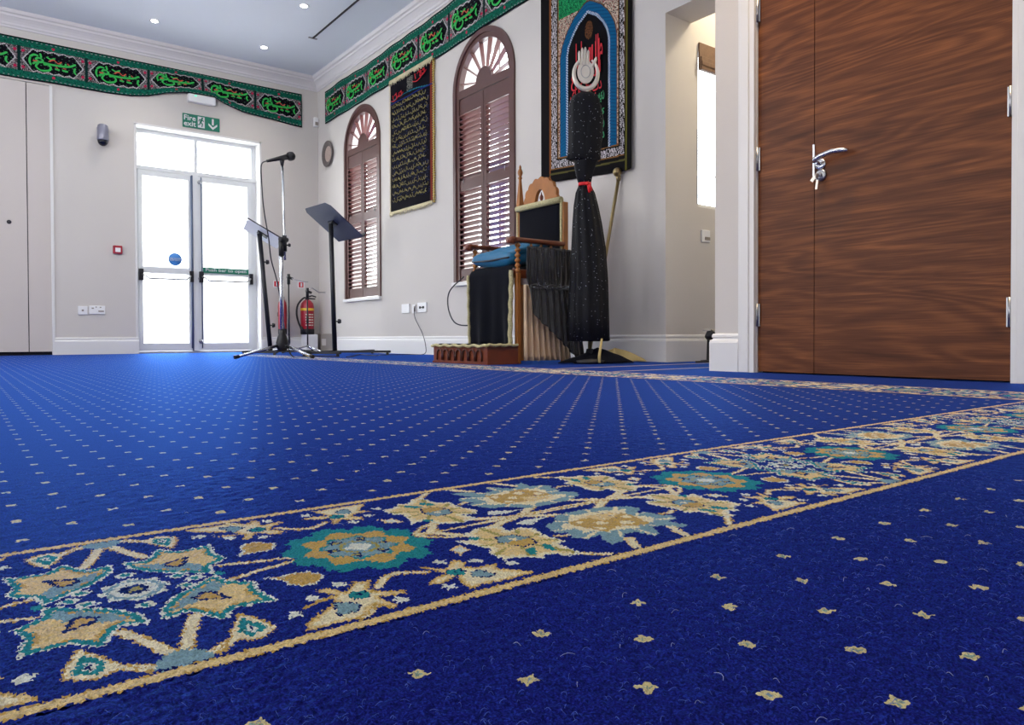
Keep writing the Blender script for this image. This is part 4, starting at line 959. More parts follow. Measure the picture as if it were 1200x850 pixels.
# ---------------------------------------------------------------- stands
def knob(mb, c, d, r=.014):
    c = Vector(c); d = Vector(d); mb.tube([c, c+d*.5], .006, 8); mb.lathe(c+d*.5, [(0, 0), (r, .002), (r*1.1, d.length*.25), (r*.8, d.length*.5), (0, d.length*.5)], 10, d)
# main microphone stand
mx, my = 2.117, 5.882
ms = thing('microphone_stand', (mx, my, 0), 'tall chrome microphone stand on black tripod in front of exit door', 'microphone stand')
MB().tube([(mx, my, .10), (mx-.005, my, .94)], .016, 14).build('lower_tube', 'chrome', ms)
MB().tube([(mx+.035, my+.02, .80), (mx+.025, my, .98), (mx+.012, my, 1.575)], .0095, 12).build('boom_tube', 'chrome', ms)
c_ = MB(); c_.tube([(mx-.002, my, .83), (mx-.004, my, .95)], .021, 12); c_.tube([(mx+.026, my, .87), (mx+.024, my, 1.00)], .018, 12); c_.tube([(mx-.02, my-.02, .965), (mx+.05, my+.01, .965)], .020, 12); knob(c_, (mx+.03, my-.01, .92), (.035, -.02, 0)); c_.build('clutch', 'plastic', ms)
hb_ = MB(); hb_.lathe((mx, my, .05), [(0, 0), (.032, .005), (.048, .035), (.050, .075), (.038, .12), (.024, .15), (.022, .175), (0, .175)], 18); hb_.build('tripod_hub', 'plastic', ms)
for q1, q2 in ((-.26, -.30), (.30, -.22), (.10, .36)):
    v_ = Vector((.796, -.605, 0))*q1+Vector((.605, .796, 0))*q2
    lg = MB(); lg.tube([(mx+v_.x*.06, my+v_.y*.06, .105), (mx+v_.x, my+v_.y, .016)], .0115, 10); lo_ = lg.build('leg', 'chrome', ms)
    MB().tube([(mx+v_.x*.96, my+v_.y*.96, .020), (mx+v_.x*1.05, my+v_.y*1.05, .013)], .0150, 10).build('rubber_foot', 'plastic', lo_)
mc = thing('microphone', (mx+.012, my, 1.56), 'black handheld microphone clipped on top of the tall chrome stand', 'microphone')
MB().tube([(mx-.115, my, 1.585), (mx-.02, my, 1.618), (mx+.06, my, 1.645)], [.011, .017, .024], 14).build('body', 'plastic', mc)
MB().lathe((mx+.055, my, 1.643), [(0, -.006), (.025, -.002), (.035, .012), (.037, .03), (.033, .05), (.018, .062), (0, .065)], 18, (1, 0, .33)).build('grille', mat('dark_mesh', rgb(38, 38, 42), .4, .5, bump=.8, bscale=500), mc)
MB().tube([(mx+.010, my, 1.565), (mx+.010, my, 1.608)], [.012, .020], 12).build('clip', 'plastic', mc)
cbl = MB(); cbl.tube(smooth([(mx-.115, my, 1.585), (mx-.155, my+.01, 1.55), (mx-.150, my+.02, 1.40), (mx-.135, my+.02, 1.20), (mx-.10, my+.02, .98), (mx-.075, my+.03, .80), (mx-.02, my+.05, .62), (mx+.02, my+.06, .40), (mx+.05, my+.06, .18), (mx+.12, my+.10, .01), (mx+.3, my+.2, .006), (mx+.45, my-.1, .006)], 6), .005, 7)
recentre(tag(cbl.build('microphone_cable', 'cable'), 'black cable looping down from the microphone to the carpet', 'cable'))

def cam_dir(a, b, c): return tuple(Vector((.796, -.605, 0))*a+Vector((.605, .796, 0))*b+Vector((0, 0, c)))   # right, away, up as one faces the far corner
# two music stands
def h_base(mb, c, ax, la, lb_, y=.022, r=.013):
    c = Vector(c); a = Vector((ax[0], ax[1], 0)).normalized(); b = Vector((-a.y, a.x, 0))
    return c, a, b
def music_stand(name, base, top, label, leg_pts, desk_c, desk_r, desk_u, hw, hh, desk_m, knobs):
    s = thing(name, (base[0], base[1], 0), label, 'music stand', 'music stands by the exit door')
    B, T = Vector(base), Vector(top)
    MB().tube([B, T], .0225, 12).build('post', 'black', s)
    for z, side in knobs:
        p = B+(T-B)*((z-B.z)/(T.z-B.z)); kb = MB(); knob(kb, p, (side*.065, -.02, 0), .022); kb.build('clamp_knob', 'plastic', s)
    for a_, b_ in leg_pts:
        lg = MB(); a_, b_ = Vector(a_), Vector(b_); d_ = (b_-a_); n_ = Vector((0, 0, 1)).cross(d_).normalized()
        lg.obox((a_+b_)/2, d_, n_, (0, 0, 1), d_.length/2, .014, .011); lo_ = lg.build('leg', 'black', s)
        MB().lathe((b_.x-d_.normalized().x*.03, b_.y-d_.normalized().y*.03, 0), [(0, 0), (.014, 0), (.014, b_.z-.01), (0, b_.z-.01)], 10).build('rubber_foot', 'plastic', lo_)
    c, r, u = Vector(desk_c), Vector(desk_r).normalized(), Vector(desk_u); u = (u-r*u.dot(r)).normalized(); n = r.cross(u)
    dk = MB(); ch = .045
    ol = [(-hw, -hh), (hw, -hh), (hw, hh-ch), (hw-ch, hh), (-hw+ch, hh), (-hw, hh-ch)]
    vs = [c+r*x+u*y+n*t for t in (-.003, .003) for x, y in ol]; k_ = len(ol)
    dk.add(vs, [tuple(range(k_)), tuple(range(k_, 2*k_))]+[(i, (i+1) % k_, (i+1) % k_+k_, i+k_) for i in range(k_)])
    do = dk.build('desk', desk_m, s)
    lp = MB(); lp.obox(c-u*hh+n*.022, r, u, n, hw, .004, .024); lp.build('ledge', 'black', do)
    bk = MB(); bk.tube([T, T*.25+(c-n*.012)*.75, c-n*.012], .012, 10); bk.obox(c-n*.008, r, u, n, .055, .030, .006); bk.build('tilt_bracket', 'black', s)
    return s, c, r, u, n
# right stand: desk tilts away, underside seen
music_stand('music_stand', (2.885, 6.60, .03), (2.852, 6.60, 1.25), 'black music stand with dark slanted desk, nearest the arched window',
            [((2.88, 6.62, .03), (2.42, 6.22, .03)), ((2.88, 6.58, .03), (3.28, 6.22, .03)), ((2.46, 6.36, .03), (2.70, 6.05, .03)), ((3.02, 6.50, .03), (3.42, 6.86, .03))],
            tuple(Vector((2.876, 6.60, 1.262))), cam_dir(-.335, .40, .006), cam_dir(-.285, -.242, .282), .255, .232, 'desk', ((.32, 1),))
s, c, r, u, n = music_stand('music_stand', (2.507, 7.30, .03), (2.405, 7.30, 1.20), 'black music stand with white slanted desk, left of the microphone stand',
            [((2.52, 7.30, .03), (2.14, 6.98, .03)), ((2.50, 7.30, .03), (2.86, 7.05, .03)), ((2.2, 7.16, .03), (2.42, 6.86, .03))],
            (2.440, 7.30, 1.200), cam_dir(-.302, -.115, .188), cam_dir(.1365, -.25, .066), .187, .146, 'white_desk', ((.92, 1), (.29, 1)))
et = MB(); et.tube([c+u*.146-r*.187, c+u*.146+r*.187], .006, 8); et.build('edge_bar', 'black', s)

# two small boom stands behind
def boom_stand(x, y, h_, label, clampz, arm, feet):
    s = thing('microphone_stand', (x, y, 0), label, 'microphone stand', 'low boom stands')
    MB().tube([(x, y, .06), (x, y, h_)], .008, 10).build('post', 'black', s)
    cl = MB(); cl.tube([(x, y, h_-.07), (x, y, h_+.04)], .017, 10); cl.tube([(x-.02, y-.015, h_+.01), (x+.045, y, h_-.01)], .014, 10); cl.build('clutch', 'plastic', s)
    MB().tube([Vector(p) for p in arm], .006, 8).build('boom_arm', 'steel', s)
    kb = MB(); kb.tube([(x, y, clampz-.03), (x, y, clampz+.05)], .013, 10); kb.build('height_clamp', 'plastic', s)
    for a in feet:
        lo_ = MB().tube([(x, y, .075), (x+.25*math.cos(a), y+.25*math.sin(a), .012)], .008, 8).build('leg', 'chrome', s)
        MB().tube([(x+.24*math.cos(a), y+.24*math.sin(a), .014), (x+.27*math.cos(a), y+.27*math.sin(a), .011)], .011, 8).build('rubber_foot', 'plastic', lo_)
boom_stand(2.808, 7.60, .80, 'thin black boom stand just behind the chrome microphone stand', .13, [(2.80, 7.60, .80), (2.94, 7.56, .765), (3.00, 7.54, .76)], (.2, 2.3, 4.4))
boom_stand(3.012, 7.60, .66, 'short thin boom stand standing in front of the fire extinguisher', .35, [(3.0, 7.60, .665), (3.06, 7.58, .70), (3.13, 7.57, .655), (3.20, 7.56, .655)], (.9, 2.9, 5.0))

# ---------------------------------------------------------------- throne chair
X0, X1, Y0, Y1 = 2.70, 3.08, 3.50, 3.98
ch = thing('throne_chair', ((X0+X1)/2, (Y0+Y1)/2, 0), 'carved wooden throne chair with scalloped crest and black velvet back', 'chair')
def turned(x, y, z0, z1, r=.013, beads=7):
    prof = [(r*.9, 0)]; n = 8
    for i in range(beads):
        za = (z1-z0)*i/beads; hgt = (z1-z0)/beads
        prof += [(r*.6, za+hgt*.02), (r*1.15, za+hgt*.25), (r*1.45, za+hgt*.5), (r*1.15, za+hgt*.75), (r*.6, za+hgt*.98)]
    prof.append((r*.9, z1-z0)); return MB().lathe((x, y, z0), prof, 12)
for y in (Y0+.012, Y1-.012):
    mb = turned(X0+.015, y, .55, .735, .013, 6); mb.box(X0, X0+.03, y-.014, y+.014, 0, .55, .003); mb.build('leg', 'wood', ch)
    a_ = MB(); yy = y
    a_.box(X0-.035, X1, yy-.026, yy+.026, .738, .765, .008); a_.lathe((X0-.035, yy-.026, .745), [(0, 0), (.022, 0), (.022, .052), (0, .052)], 14, (0, 1, 0))
    a_.build('armrest', 'wood_red', ch)
    for q in (.12, .20, .28): turned(X0+q, y, .62, .738, .007, 4).build('spindle', 'wood', ch)
    near_ = y < 3.7
    rp_ = MB(); rp_.box(X1-.01, X1+.03, y-.018, y+.018, 0, 1.02 if near_ else 1.06, .003)
    if near_: rp_.build('back_post', 'wood', ch); continue
    rp_.add([(X1-.01+dx, y+dy, 1.06) for dx, dy in ((0, -.018), (.04, -.018), (.04, .018), (0, .018))]+[(X1+.006+dx, y+dy, 1.245) for dx, dy in ((0, -.007), (.012, -.007), (.012, .007), (0, .007))],
            [(0, 1, 5, 4), (1, 2, 6, 5), (2, 3, 7, 6), (3, 0, 4, 7), (4, 5, 6, 7)])
    rp_.lathe((X1+.012, y, 1.24), [(.008, 0), (.016, .012), (.010, .022), (.018, .045), (.017, .058), (.007, .078), (.009, .088), (.003, .10), (0, .105)], 12)
    rp_.build('back_post', 'wood', ch)
MB().box(X0, X1+.02, Y0+.005, Y1-.005, .52, .575, .006).build('seat', 'wood_red', ch)
bk = MB(); bk.box(X1, X1+.022, Y0+.03, Y1-.03, .57, 1.045); bk.build('backrest', 'wood', ch)
vb = MB(); vb.grid(lambda a, b: (X1-.006-.016*math.sin(PI*a)*math.sin(PI*b), Y0+.028+(Y1-Y0-.056)*a, .60+.425*b), 14, 14); vb.build('back_cushion', 'velvet', ch, .004)
tr_ = MB(); tr_.tube([(X1-.014, Y0+.012, 1.035), (X1-.014, Y1-.010, 1.035)], .021, 10); tr_.tube([(X1-.012, Y0+.014, .58), (X1-.012, Y0+.014, 1.03)], .009, 8); tr_.tube([(X1-.012, Y1-.012, .58), (X1-.012, Y1-.012, 1.03)], .006, 8); tr_.build('gold_trim', 'fringe', ch)
cr = MB(); yc = (Y0+Y1)/2; n = 44; R0 = .165
outer = [(yc+(R0+.010*abs(math.sin(PI*i/n*8.5+.2)))*math.cos(PI*i/n), 1.05+(R0-.008+.014*abs(math.sin(PI*i/n*8.5+.2)))*math.sin(PI*i/n)) for i in range(n+1)]
inner = [(yc+.052*math.cos(PI*i/n), 1.05+.088*math.sin(PI*i/n)) for i in range(n+1)]
for i in range(n): cr.prism([outer[i], outer[i+1], inner[i+1], inner[i]], 'x', X1-.002, X1+.024)
cr.build('crest', 'wood', ch)
fin = MB(); fin.lathe((X1+.012, yc, 1.05), [(.008, 0), (.006, .012), (.013, .03), (.012, .042), (.004, .055), (.002, .07), (0, .072)], 12); fin.build('finial', 'wood_red', ch)
# velvet drape over the front of the seat
dv = thing('velvet_drape', (X0-.02, (Y0+Y1)/2, .13), 'black velvet cloth with gold trim hanging down the throne front', 'cloth')
def drape(a, b):
    z = .605-.485*b; x = X0-.016-.012*math.sin(a*9+b*2)*b-.008*math.sin(a*21)*b
    if b < .06: x = X0+.05-(.066)*b/.06+0; z = .605
    return (x, Y0+.035+(Y1-Y0-.03)*a, z)
MB().grid(drape, 30, 26).build('cloth', 'velvet', dv, .004)
for a in (0.0, 1.0):
    tb_ = MB(); pts = [Vector(drape(a, .08+.92*q/24))+Vector((-.006, (-.008 if a == 0 else .006)+.004*math.sin(q*1.3), 0)) for q in range(25)]
    tb_.tube(pts, .014 if a == 0 else .011, 8); tb_.build('gold_trim', 'fringe', dv)
# cushion
cu = thing('cushion', (2.85, 3.74, .60), 'bright cyan silk cushion lying on the throne seat', 'cushion')
def pillow(mb, c, ax, ay, az, hx, hy, hz):
    c, ax, ay, az = map(Vector, (c, ax, ay, az)); ax.normalize(); ay.normalize(); az.normalize()
    for sg in (1, -1):
        def fn(a, b, sg=sg):
            u, v = a*2-1, b*2-1; e = max(0, (1-u**4)*(1-v**4))**.42; pin = 1-.09*(u*u*(1-v*v)+v*v*(1-u*u))*1
            return c+ax*hx*u*(1-.07*(1-v*v)*0)*(1-.10*(1-abs(u))*0)+ay*hy*v+az*(hz*e*sg+.004*math.sin(u*9+v*5)*e)
        mb.grid(fn, 18, 18)
    return mb
pillow(MB(), (2.83, 3.745, .665), (.97, 0, .12), (0, 1, .06), (-.12, 0, .97), .165, .215, .055).build('cover', 'cyan', cu)
pillow(MB(), (2.86, 3.73, .715), (.9, 0, .25), (0, 1, 0), (-.25, 0, .9), .15, .19, .035).build('fold', 'cyan', cu)
MB().tube([(2.67, 3.54, .645), (2.665, 3.74, .64), (2.675, 3.94, .65)], .006, 8).build('piping', 'plastic', cu)
# step platform
pf = thing('step_platform', (2.585, 3.78, 0), 'low red-brown carved wooden step in front of the throne', 'platform')
PX0, PX1, PY0, PY1, PH = 2.47, 2.695, 3.485, 4.09, .112
b_ = MB(); b_.box(PX0, PX1, PY0, PY1, 0, PH-.012); b_.box(PX0-.008, PX1, PY0-.008, PY1+.008, PH-.014, PH, .003); b_.box(PX0-.006, PX1, PY0-.006, PY1+.006, 0, .012)
body = b_.build('box_body', 'wood_red', pf)
ac = MB(); na = 7
for i in range(na):
    cy_ = PY0+.045+(PY1-PY0-.09)*(i+.5)/na; hw_ = .030
    pts = [(PX0-.007, cy_-hw_, .018)]+[(PX0-.007, cy_-hw_*math.cos(PI*t/10), .052+.034*math.sin(PI*t/10)) for t in range(11)]+[(PX0-.007, cy_+hw_, .018)]
    ac.tube(pts, .005, 6)
ac.build('arch_carving', mat('dark_carved_wood', rgb(78, 32, 16), .45), body)
def topc(a, b):
    return (PX0-.006+(PX1-PX0)*b, PY0-.004+(PY1-PY0+.01)*a, PH+.006+.004*math.sin(a*25)*(1-b))
MB().grid(topc, 40, 8).build('top_cloth', 'velvet', pf, .003)
tf = MB(); tf.tube([(PX0-.010, PY0-.008+(PY1-PY0+.016)*q/40, PH-.002+.004*math.sin(q*.9)) for q in range(41)], .009, 8); tf.tube([(PX0-.010+(PX1-PX0)*q/14, PY0-.010, PH+.002+.003*math.sin(q*1.4)) for q in range(15)], .009, 8)
tf.build('gold_fringe', 'fringe', pf)
# small dark-wood side chair arm and mic cable at the left of the throne
cl_ = MB(); cl_.tube(smooth([(2.66, 4.02, .56), (2.62, 4.13, .47), (2.62, 4.15, .36), (2.64, 4.10, .26), (2.68, 4.0, .24), (2.69, 3.95, .27)], 8), .0045, 7)
recentre(tag(cl_.build('looped_cable', 'cable'), 'dark cable looping out beside the velvet drape of the throne', 'cable'))
# pleated cream skirt and sheer overlay on the near side of the chair
sk = thing('pleated_skirt', (2.90, 3.46, 0), 'cream satin pleated cloth hanging at the near side of throne', 'cloth')
SX0, SX1 = 2.722, 3.10
def skirt(a, b):
    z = .018+.46*b; wd = 1-.10*b
    x = SX0+(SX1-SX0)*(a*wd+.0); y = 3.462-.018*math.sin(a*2*PI*9)*(1-.3*b)-.03*math.sin(PI*a)*(1-b)*.8
    return (x, y, z)
MB().grid(skirt, 140, 14).build('cloth', 'cream', sk, .003)
def sheer_mat():
    m = bpy.data.materials.new('black_sheer'); m.use_nodes = True; nt = m.node_tree; N, L = nt.nodes, nt.links; b = N['Principled BSDF']
    b.inputs['Base Color'].default_value = rgb(22, 19, 21); b.inputs['Roughness'].default_value = .45; b.inputs['Alpha'].default_value = .86; b.inputs['Sheen Weight'].default_value = .3
    return m
M['sheer'] = sheer_mat()
sh = thing('sheer_cloth', (2.90, 3.43, 0), 'black see-through cloth gathered with sequins over the cream skirt', 'cloth')
def sheer_up(a, b):
    z = .46+.245*b; pinch = 1-.10*math.exp(-((b)/.16)**2)
    x = 2.905+(.19)*pinch*(2*a-1); y = 3.430-.026*math.sin(PI*a)-.010*math.sin(a*2*PI*8+b)*(.4+.6*b)
    return (x, y, z)
MB().grid(sheer_up, 90, 14).build('upper_cloth', 'sheer', sh, .0015)
def sheer_lo(a, b):
    zb = np.interp(a, [0, .10, .25, .5, .75, 1], [.33, .27, .22, .13, .045, .015]); z = .46-(.46-zb)*b
    x = 2.735+.365*a+.06*a*b; y = 3.424-.030*math.sin(PI*a)-.010*math.sin(a*2*PI*8+b*2)-.02*b
    return (x, y, float(z))
MB().grid(sheer_lo, 90, 22).build('lower_cloth', 'sheer', sh, .0015)
kn = MB(); kn.tube([(2.728+.37*q/20, 3.400-.028*math.sin(PI*q/20), .465+.006*math.sin(q)) for q in range(21)], .009, 8); kn.tube(smooth([(3.03, 3.385, .46), (3.045, 3.375, .38), (3.035, 3.37, .31)], 5), .016, 8); kn.build('gathered_sash', 'sheer', sh)
sq = MB()
def sequin(mb, p, r=.0028): mb.sphere(p, r, 5)
for i in range(60):
    q = random.random(); sequin(sq, (2.735+.36*q, 3.385-.028*math.sin(PI*q)+random.uniform(-.008, .006), .465+random.gauss(0, .012)))
for i in range(26): sequin(sq, (3.0+random.uniform(0, .08), 3.365+random.uniform(-.01, .01), random.uniform(.28, .45)))
for i in range(14): q = random.random(); sequin(sq, (2.75+.32*q, 3.375, random.uniform(.5, .68)))
so_ = sq.build('sequins', mat('silver_sequin', rgb(225, 228, 235), .2, .8, emis=None), sh); so_['kind'] = 'stuff'

# ---------------------------------------------------------------- alam standard
fx, fy = 3.055, 3.24
fl = thing('ceremonial_standard', (fx, fy, 0), 'tall standard draped in black sequinned cloth with silver hand on top', 'standard')
MB().tube([(fx, fy, .02), (fx, fy, 1.64)], .012, 10).build('pole', 'brass', fl)
bs = MB(); bs.lathe((fx, fy, 0), [(0, 0), (.10, 0), (.10, .02), (.03, .035), (.02, .09), (0, .09)], 20); bs.build('base', 'plastic', fl)
def sequin_cloth():
    m = bpy.data.materials.new('black_sequin_cloth'); m.use_nodes = True; nt = m.node_tree; N, L = nt.nodes, nt.links; b = N['Principled BSDF']
    tc = N.new('ShaderNodeTexCoord'); v = N.new('ShaderNodeTexVoronoi'); v.inputs['Scale'].default_value = 85; L.new(tc.outputs['Object'], v.inputs['Vector'])
    lt = N.new('ShaderNodeMath'); lt.operation = 'LESS_THAN'; lt.inputs[1].default_value = .15; L.new(v.outputs['Distance'], lt.inputs[0])
    wn = N.new('ShaderNodeTexWhiteNoise'); L.new(v.outputs['Position'], wn.inputs['Vector']); g = N.new('ShaderNodeMath'); g.operation = 'GREATER_THAN'; g.inputs[1].default_value = .66; L.new(wn.outputs['Value'], g.inputs[0])
    ml = N.new('ShaderNodeMath'); ml.operation = 'MULTIPLY'; L.new(lt.outputs[0], ml.inputs[0]); L.new(g.outputs[0], ml.inputs[1])
    mx_ = N.new('ShaderNodeMix'); mx_.data_type = 'RGBA'; mx_.inputs[6].default_value = rgb(7, 8, 16); mx_.inputs[7].default_value = rgb(200, 208, 220); L.new(ml.outputs[0], mx_.inputs[0]); L.new(mx_.outputs[2], b.inputs['Base Color'])
    b.inputs['Roughness'].default_value = .6; b.inputs['Specular IOR Level'].default_value = .25
    n2 = N.new('ShaderNodeTexNoise'); n2.inputs['Scale'].default_value = 90; L.new(tc.outputs['Object'], n2.inputs['Vector']); bp = N.new('ShaderNodeBump'); bp.inputs['Strength'].default_value = .4; bp.inputs['Distance'].default_value = .005; L.new(n2.outputs['Fac'], bp.inputs['Height']); L.new(bp.outputs['Normal'], b.inputs['Normal'])
    return m
M['sequin'] = sequin_cloth()
rt = Vector((.796, -.605, 0)); fw = Vector((.605, .796, 0))      # faces the room diagonally
def wrapped(zs_, n=48, fold=9, ph=0):
    rr = []
    for z, hw_, hd_, off, amp in zs_:
        ring = []
        for k_ in range(n):
            a = 2*PI*k_/n; f_ = 1+amp*math.sin(a*fold+ph+z*3)
            p = Vector((fx, fy, z))+rt*(off+hw_*f_*math.cos(a))+fw*(hd_*f_*math.sin(a)); ring.append(p)
        rr.append(ring)
    return MB().rings(rr)
PXM = .00513      # metres per measured unit at this distance
def prof(rows, dh=.5): return [(z, (r_-l_)/2*PXM, (r_-l_)/2*PXM*dh, ((l_+r_)/2-680)*PXM, amp) for z, l_, r_, amp in rows]
wrapped(prof([(1.225, 657, 691, .04), (1.232, 654, 693, .04), (1.30, 655, 692, .03), (1.45, 656, 692, .03), (1.58, 657, 692, .03), (1.615, 661, 690, .03), (1.635, 668, 684, .02), (1.64, 675, 679, .02)])).build('upper_drape', 'sequin', fl)
wrapped(prof([(1.075, 668, 681, .08), (1.12, 665, 683, .08), (1.19, 662, 687, .06), (1.26, 662, 693, .04), (1.36, 664, 696, .04), (1.48, 668, 697, .04), (1.56, 672, 694, .04), (1.59, 678, 690, .04)], .6), fold=6, ph=1).build('neck_drape', 'sequin', fl)
wrapped(prof([(.135, 656, 701, .05), (.14, 654, 703, .05), (.30, 655, 702, .05), (.50, 657, 701, .045), (.70, 658.5, 698.5, .04), (.85, 660, 694, .04), (.95, 661.5, 690, .05), (1.03, 664, 686, .06), (1.08, 668, 681, .07)], .72), n=72, fold=11).build('lower_drape', 'sequin', fl)
rb = MB(); rr = [[Vector((fx, fy, z))-rt*.028+rt*(.039*math.cos(2*PI*k_/20))+fw*(.036*math.sin(2*PI*k_/20)) for k_ in range(20)] for z in (1.072, 1.092)]; rb.rings(rr, False)
kp = Vector((fx, fy, 1.08))-fw*.040-rt*.026
rb.sphere(kp+rt*.012, .012, 8)
for dx_, dz_ in ((.030, -.045), (.012, -.055)): rb.tube([kp+rt*.012, kp+rt*(.012+dx_*.5)-fw*.006+Vector((0, 0, dz_*.5)), kp+rt*(.012+dx_*.7)-fw*.004+Vector((0, 0, dz_))], [.005, .009, .006], 6)
rb.build('red_ribbon', 'red_ribbon', fl, .0015)
# silver hand: palm plate in a flame-shaped ring, four fingers up, thumb at the side
hc_ = Vector((fx, fy, 1.755))-rt*.020
hn = MB()
hn.tube([Vector((fx, fy, 1.62))-rt*.004, hc_-Vector((0, 0, .085))+rt*.004], .010, 10)
def ov(rx, rz, t, cx=0, cz=0): return hc_+rt*(cx+rx*math.cos(t))+Vector((0, 0, cz+rz*math.sin(t)))
hn.tube([ov(.072, .092, PI*.62+t*(PI*1.72)/30, 0, -.006) for t in range(31)], [.006+.009*math.sin(PI*min(1, t/30)) for t in range(31)], 8)
pr = []
for tt in (-1, 1):
    pr.append([ov(.050, .068, 2*PI*k_/24, -.002, .004)+fw*.008*tt for k_ in range(24)])
hn.rings(pr)
for i, (ox, l_) in enumerate(((-.036, .085), (-.019, .104), (-.002, .108), (.014, .090))):
    b0 = hc_+rt*ox+Vector((0, 0, .045)); hn.tube([b0, b0+rt*(-.002)+Vector((0, 0, l_*.5)), b0+rt*(-.004+.0015*i)+Vector((0, 0, l_*.88)), b0+rt*(-.004+.0015*i)+Vector((0, 0, l_))], [.0098, .0092, .0078, .003], 8)
hn.tube([hc_+rt*.036+Vector((0, 0, .030)), hc_+rt*.050+Vector((0, 0, .058)), hc_+rt*.060+Vector((0, 0, .082)), hc_+rt*.062+Vector((0, 0, .094))], [.011, .010, .008, .003], 8)
hn.build('silver_hand', 'silver', fl)
hm2 = MB(); hm2.tube([ov(.028, .038, 2*PI*t/20, -.002, .004)-fw*.008 for t in range(21)], .002, 6); hm2.build('engraved_ring', 'steel', fl)

# leaning brass pole
gp = thing('brass_pole', (3.45, 3.66, 0), 'long dull brass pole with ball top leaning on the wall', 'pole')
MB().tube([(3.40, 3.62, .012), (XS-.022, 3.475, 1.235)], .0115, 12).build('shaft', 'brass', gp)
MB().sphere((XS-.040, 3.472, 1.262), .030, 14).build('ball_finial', 'brass', gp); MB().tube([(XS-.024, 3.476, 1.205), (XS-.030, 3.473, 1.24)], [.014, .019], 12).build('collar', 'brass', gp)
# crumpled cloths on the floor at the foot of the standard
def crumple(name, cx, cy_, rx, ry, hgt, m, label, ang=0, seed=1):
    random.seed(seed); ph = [random.uniform(0, 6) for _ in range(6)]; ca, sa_ = math.cos(ang), math.sin(ang)
    def fn(a, b):
        t = a*2*PI; r = b; rr_ = 1+.16*math.sin(3*t+ph[0])+.1*math.sin(5*t+ph[1])
        x = rx*r*rr_*math.cos(t); y = ry*r*rr_*math.sin(t); z = .006+hgt*(1-r)**.8*(.75+.25*math.sin(4*t+ph[2]))+.010*abs(math.sin(7*t+ph[3]+r*5))*r*(1-r)*3
        return (cx+x*ca-y*sa_, cy_+x*sa_+y*ca, z)
    return recentre(tag(MB().grid(fn, 48, 12).build(name, m, None, .003), label, 'cloth'))
crumple('gold_cloth', 3.33, 3.30, .17, .06, .085, 'gold_cloth', 'crumpled gold cloth lying on the floor right of the standard', -.65, 3)
crumple('dark_cloth', 3.10, 3.22, .20, .09, .09, 'velvet', 'crumpled black cloth bunched on the floor under the standard', -.6, 5)
gs = MB(); gs.tube([(3.02, 3.10, .15), (2.99, 3.09, .05), (2.98, 3.08, .01)], [.006, .009, .007], 8); recentre(tag(gs.build('gold_tassel', 'gold_cloth'), 'short gold tassel end hanging below the black sequinned cloth', 'tassel'))

# alcove: roman blind, cord, small spotlight, cable
bl = thing('roman_blind', (4.1, 3.05, 1.9), 'brown woven roman blind pulled up over the alcove window', 'blind')
bm_ = MB()
for i, (za, zb_, th) in enumerate(((1.985, 2.085, .012), (1.955, 1.99, .030), (1.93, 1.96, .036), (1.905, 1.935, .030))): bm_.box(AX0-.004, AX1+.02, 3.089-th-.004, 3.086, za, zb_, .004)
bm_.build('folded_fabric', 'blind', bl)
MB().tube([(AX0+.004, 3.07, 1.90), (AX0+.003, 3.075, 1.62)], .0018, 6).build('pull_cord', 'ivory', bl); MB().tube([(AX0+.003, 3.075, 1.63), (AX0+.003, 3.075, 1.60)], [.003, .005], 8).build('cord_weight', 'ivory', bl)
cdl = MB().tube([(AX0+.10, 3.075, 1.90), (AX0+.13, 3.08, 1.45), (AX0+.17, 3.08, 1.2)], .0015, 6).build('pull_cord', 'steel', bl)
# spotlight: placed just beyond the pier
ax_, ay_ = 3.75, 2.90
sp.location = (ax_, ay_, 0); LOC[sp.name] = Vector((ax_, ay_, 0))
MB().lathe((ax_, ay_, 0), [(0, 0), (.05, 0), (.05, .012), (.012, .016), (.008, .15), (0, .15)], 14).build('foot', 'plastic', sp)
hd_ = MB(); hd_.lathe((ax_-.03, ay_-.01, .15), [(0, 0), (.02, .005), (.034, .04), (.036, .05), (0, .05)], 16, (.75, -.2, .55)); hd_.build('head', 'plastic', sp)
MB().box(ax_-.02, ax_+.045, ay_-.03, ay_+.03, .195, .207, .003).build('pale_top', 'ivory', sp)
cc_ = MB(); cc_.tube(smooth([(3.70, 2.84, .01), (3.66, 2.80, .05), (3.69, 2.78, .085), (3.74, 2.80, .06), (3.72, 2.84, .015), (3.64, 2.86, .008), (3.60, 2.88, .006)], 6), .006, 7)
recentre(tag(cc_.build('coiled_cable', 'cable'), 'black coiled cable on the floor by the alcove corner', 'cable'))

# ---------------------------------------------------------------- outside
og = MB().box(-12, 16, 9.0, 30, -.12, -.02).build('terrace', 'paving'); struct(og)
ow = MB(); ow.box(-10, 14, 22, 22.4, -.1, 2.2); struct(ow.build('garden_wall', mat('pale_render', rgb(226, 226, 226), .8, noise=.05, nscale=3)))

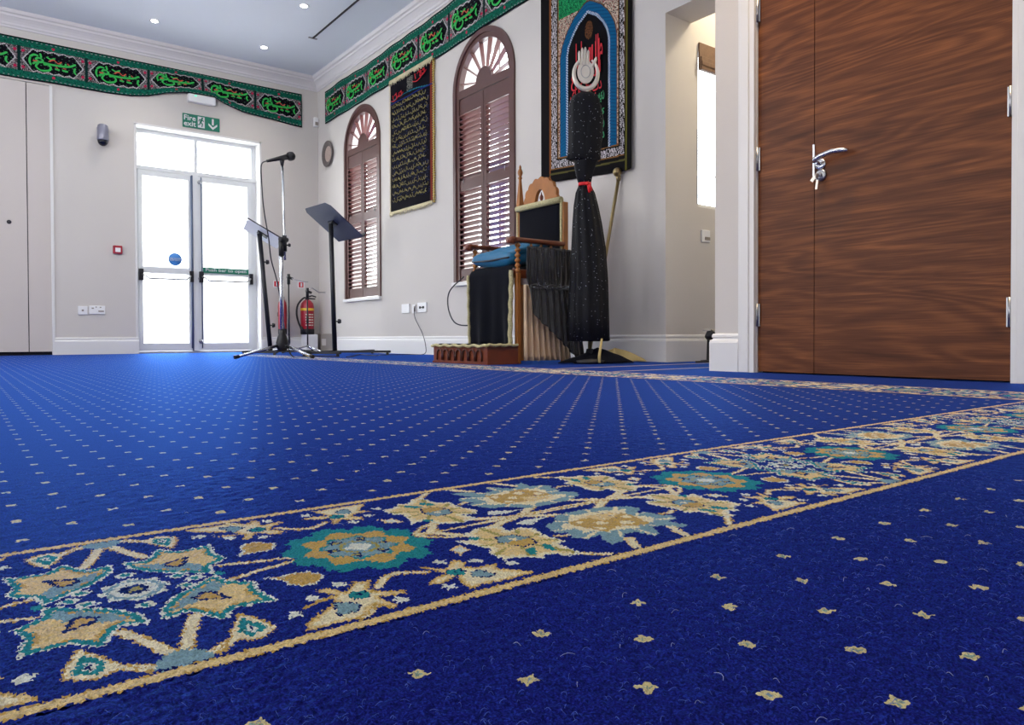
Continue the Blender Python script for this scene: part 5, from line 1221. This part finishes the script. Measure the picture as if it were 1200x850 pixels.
# ---------------------------------------------------------------- light
w = bpy.data.worlds.new('sky'); scene.world = w; w.use_nodes = True
bg = w.node_tree.nodes['Background']; bg.inputs[0].default_value = (.96, .98, 1, 1); bg.inputs[1].default_value = 7
sun = bpy.data.lights.new('sun', 'SUN'); sun.energy = 3.0; sun.angle = .02; sun.color = (1, .96, .9)
so = bpy.data.objects.new('sun', sun); so.rotation_euler = Vector((-.2, .55, -1)).to_track_quat('-Z', 'Y').to_euler(); C.objects.link(so)
def spot(x, y, power, col=(1, .93, .84), size=1.9, z=ZC-.02):
    l = bpy.data.lights.new('downlight', 'SPOT'); l.energy = power; l.color = col; l.spot_size = size; l.spot_blend = .8; l.shadow_soft_size = .04
    o = bpy.data.objects.new('downlight', l); o.location = (x, y, z); C.objects.link(o)
for x, y in ((1.607, 7.98), (2.70, 7.99), (2.672, 6.77), (1.6, 6.77), (2.6, 4.4), (1.3, 4.4), (2.45, 1.75), (.6, 1.9), (.2, 6.5), (-1, 4), (2.2, .4), (.6, .2)):
    spot(x, y, 26)
spot(2.36, 1.58, 170, (1, .72, .42), 1.25)
for x, y in ((-1.8, 5.2), (-1.9, 2.2), (-.6, -1.6), (.5, 5.6)):  # unseen point lights added to brighten ceiling and walls, no fixtures hang here
    l = bpy.data.lights.new('fill_light', 'POINT'); l.energy = 62 if y > 4 else 20; l.color = (1, .985, .96); l.shadow_soft_size = .25
    o = bpy.data.objects.new('fill_light', l); o.location = (x, y, 2.45); C.objects.link(o)
pl = bpy.data.lights.new('alcove_lamp', 'POINT'); pl.energy = 34; pl.color = (1, .88, .66); pl.shadow_soft_size = .08
po = bpy.data.objects.new('alcove_lamp', pl); po.location = (4.35, 2.55, 2.8); C.objects.link(po)

# ---------------------------------------------------------------- camera
cam = bpy.data.cameras.new('camera'); co = bpy.data.objects.new('camera', cam); C.objects.link(co)
ya, pt_, ro = .6499977, .0141027, -.00352025
R = Vector((math.cos(ya), -math.sin(ya), 0)); F = Vector((math.sin(ya)*math.cos(pt_), math.cos(ya)*math.cos(pt_), -math.sin(pt_))); U = R.cross(F)
R2 = R*math.cos(ro)+U*math.sin(ro); U2 = U*math.cos(ro)-R*math.sin(ro)
co.matrix_world = Matrix(((R2.x, U2.x, -F.x, 0), (R2.y, U2.y, -F.y, 0), (R2.z, U2.z, -F.z, HC), (0, 0, 0, 1)))
cam.sensor_width = 36; cam.lens = 856.35/1200*36; cam.shift_y = -17.34/1200; cam.clip_start = .01; cam.clip_end = 200
scene.camera = co
scene.view_settings.view_transform = 'Standard'; scene.view_settings.look = 'None'; scene.view_settings.exposure = 0.28; scene.view_settings.gamma = 1
scene.view_settings.use_curve_mapping = False
scene.cycles.max_bounces = 8; scene.cycles.transparent_max_bounces = 12
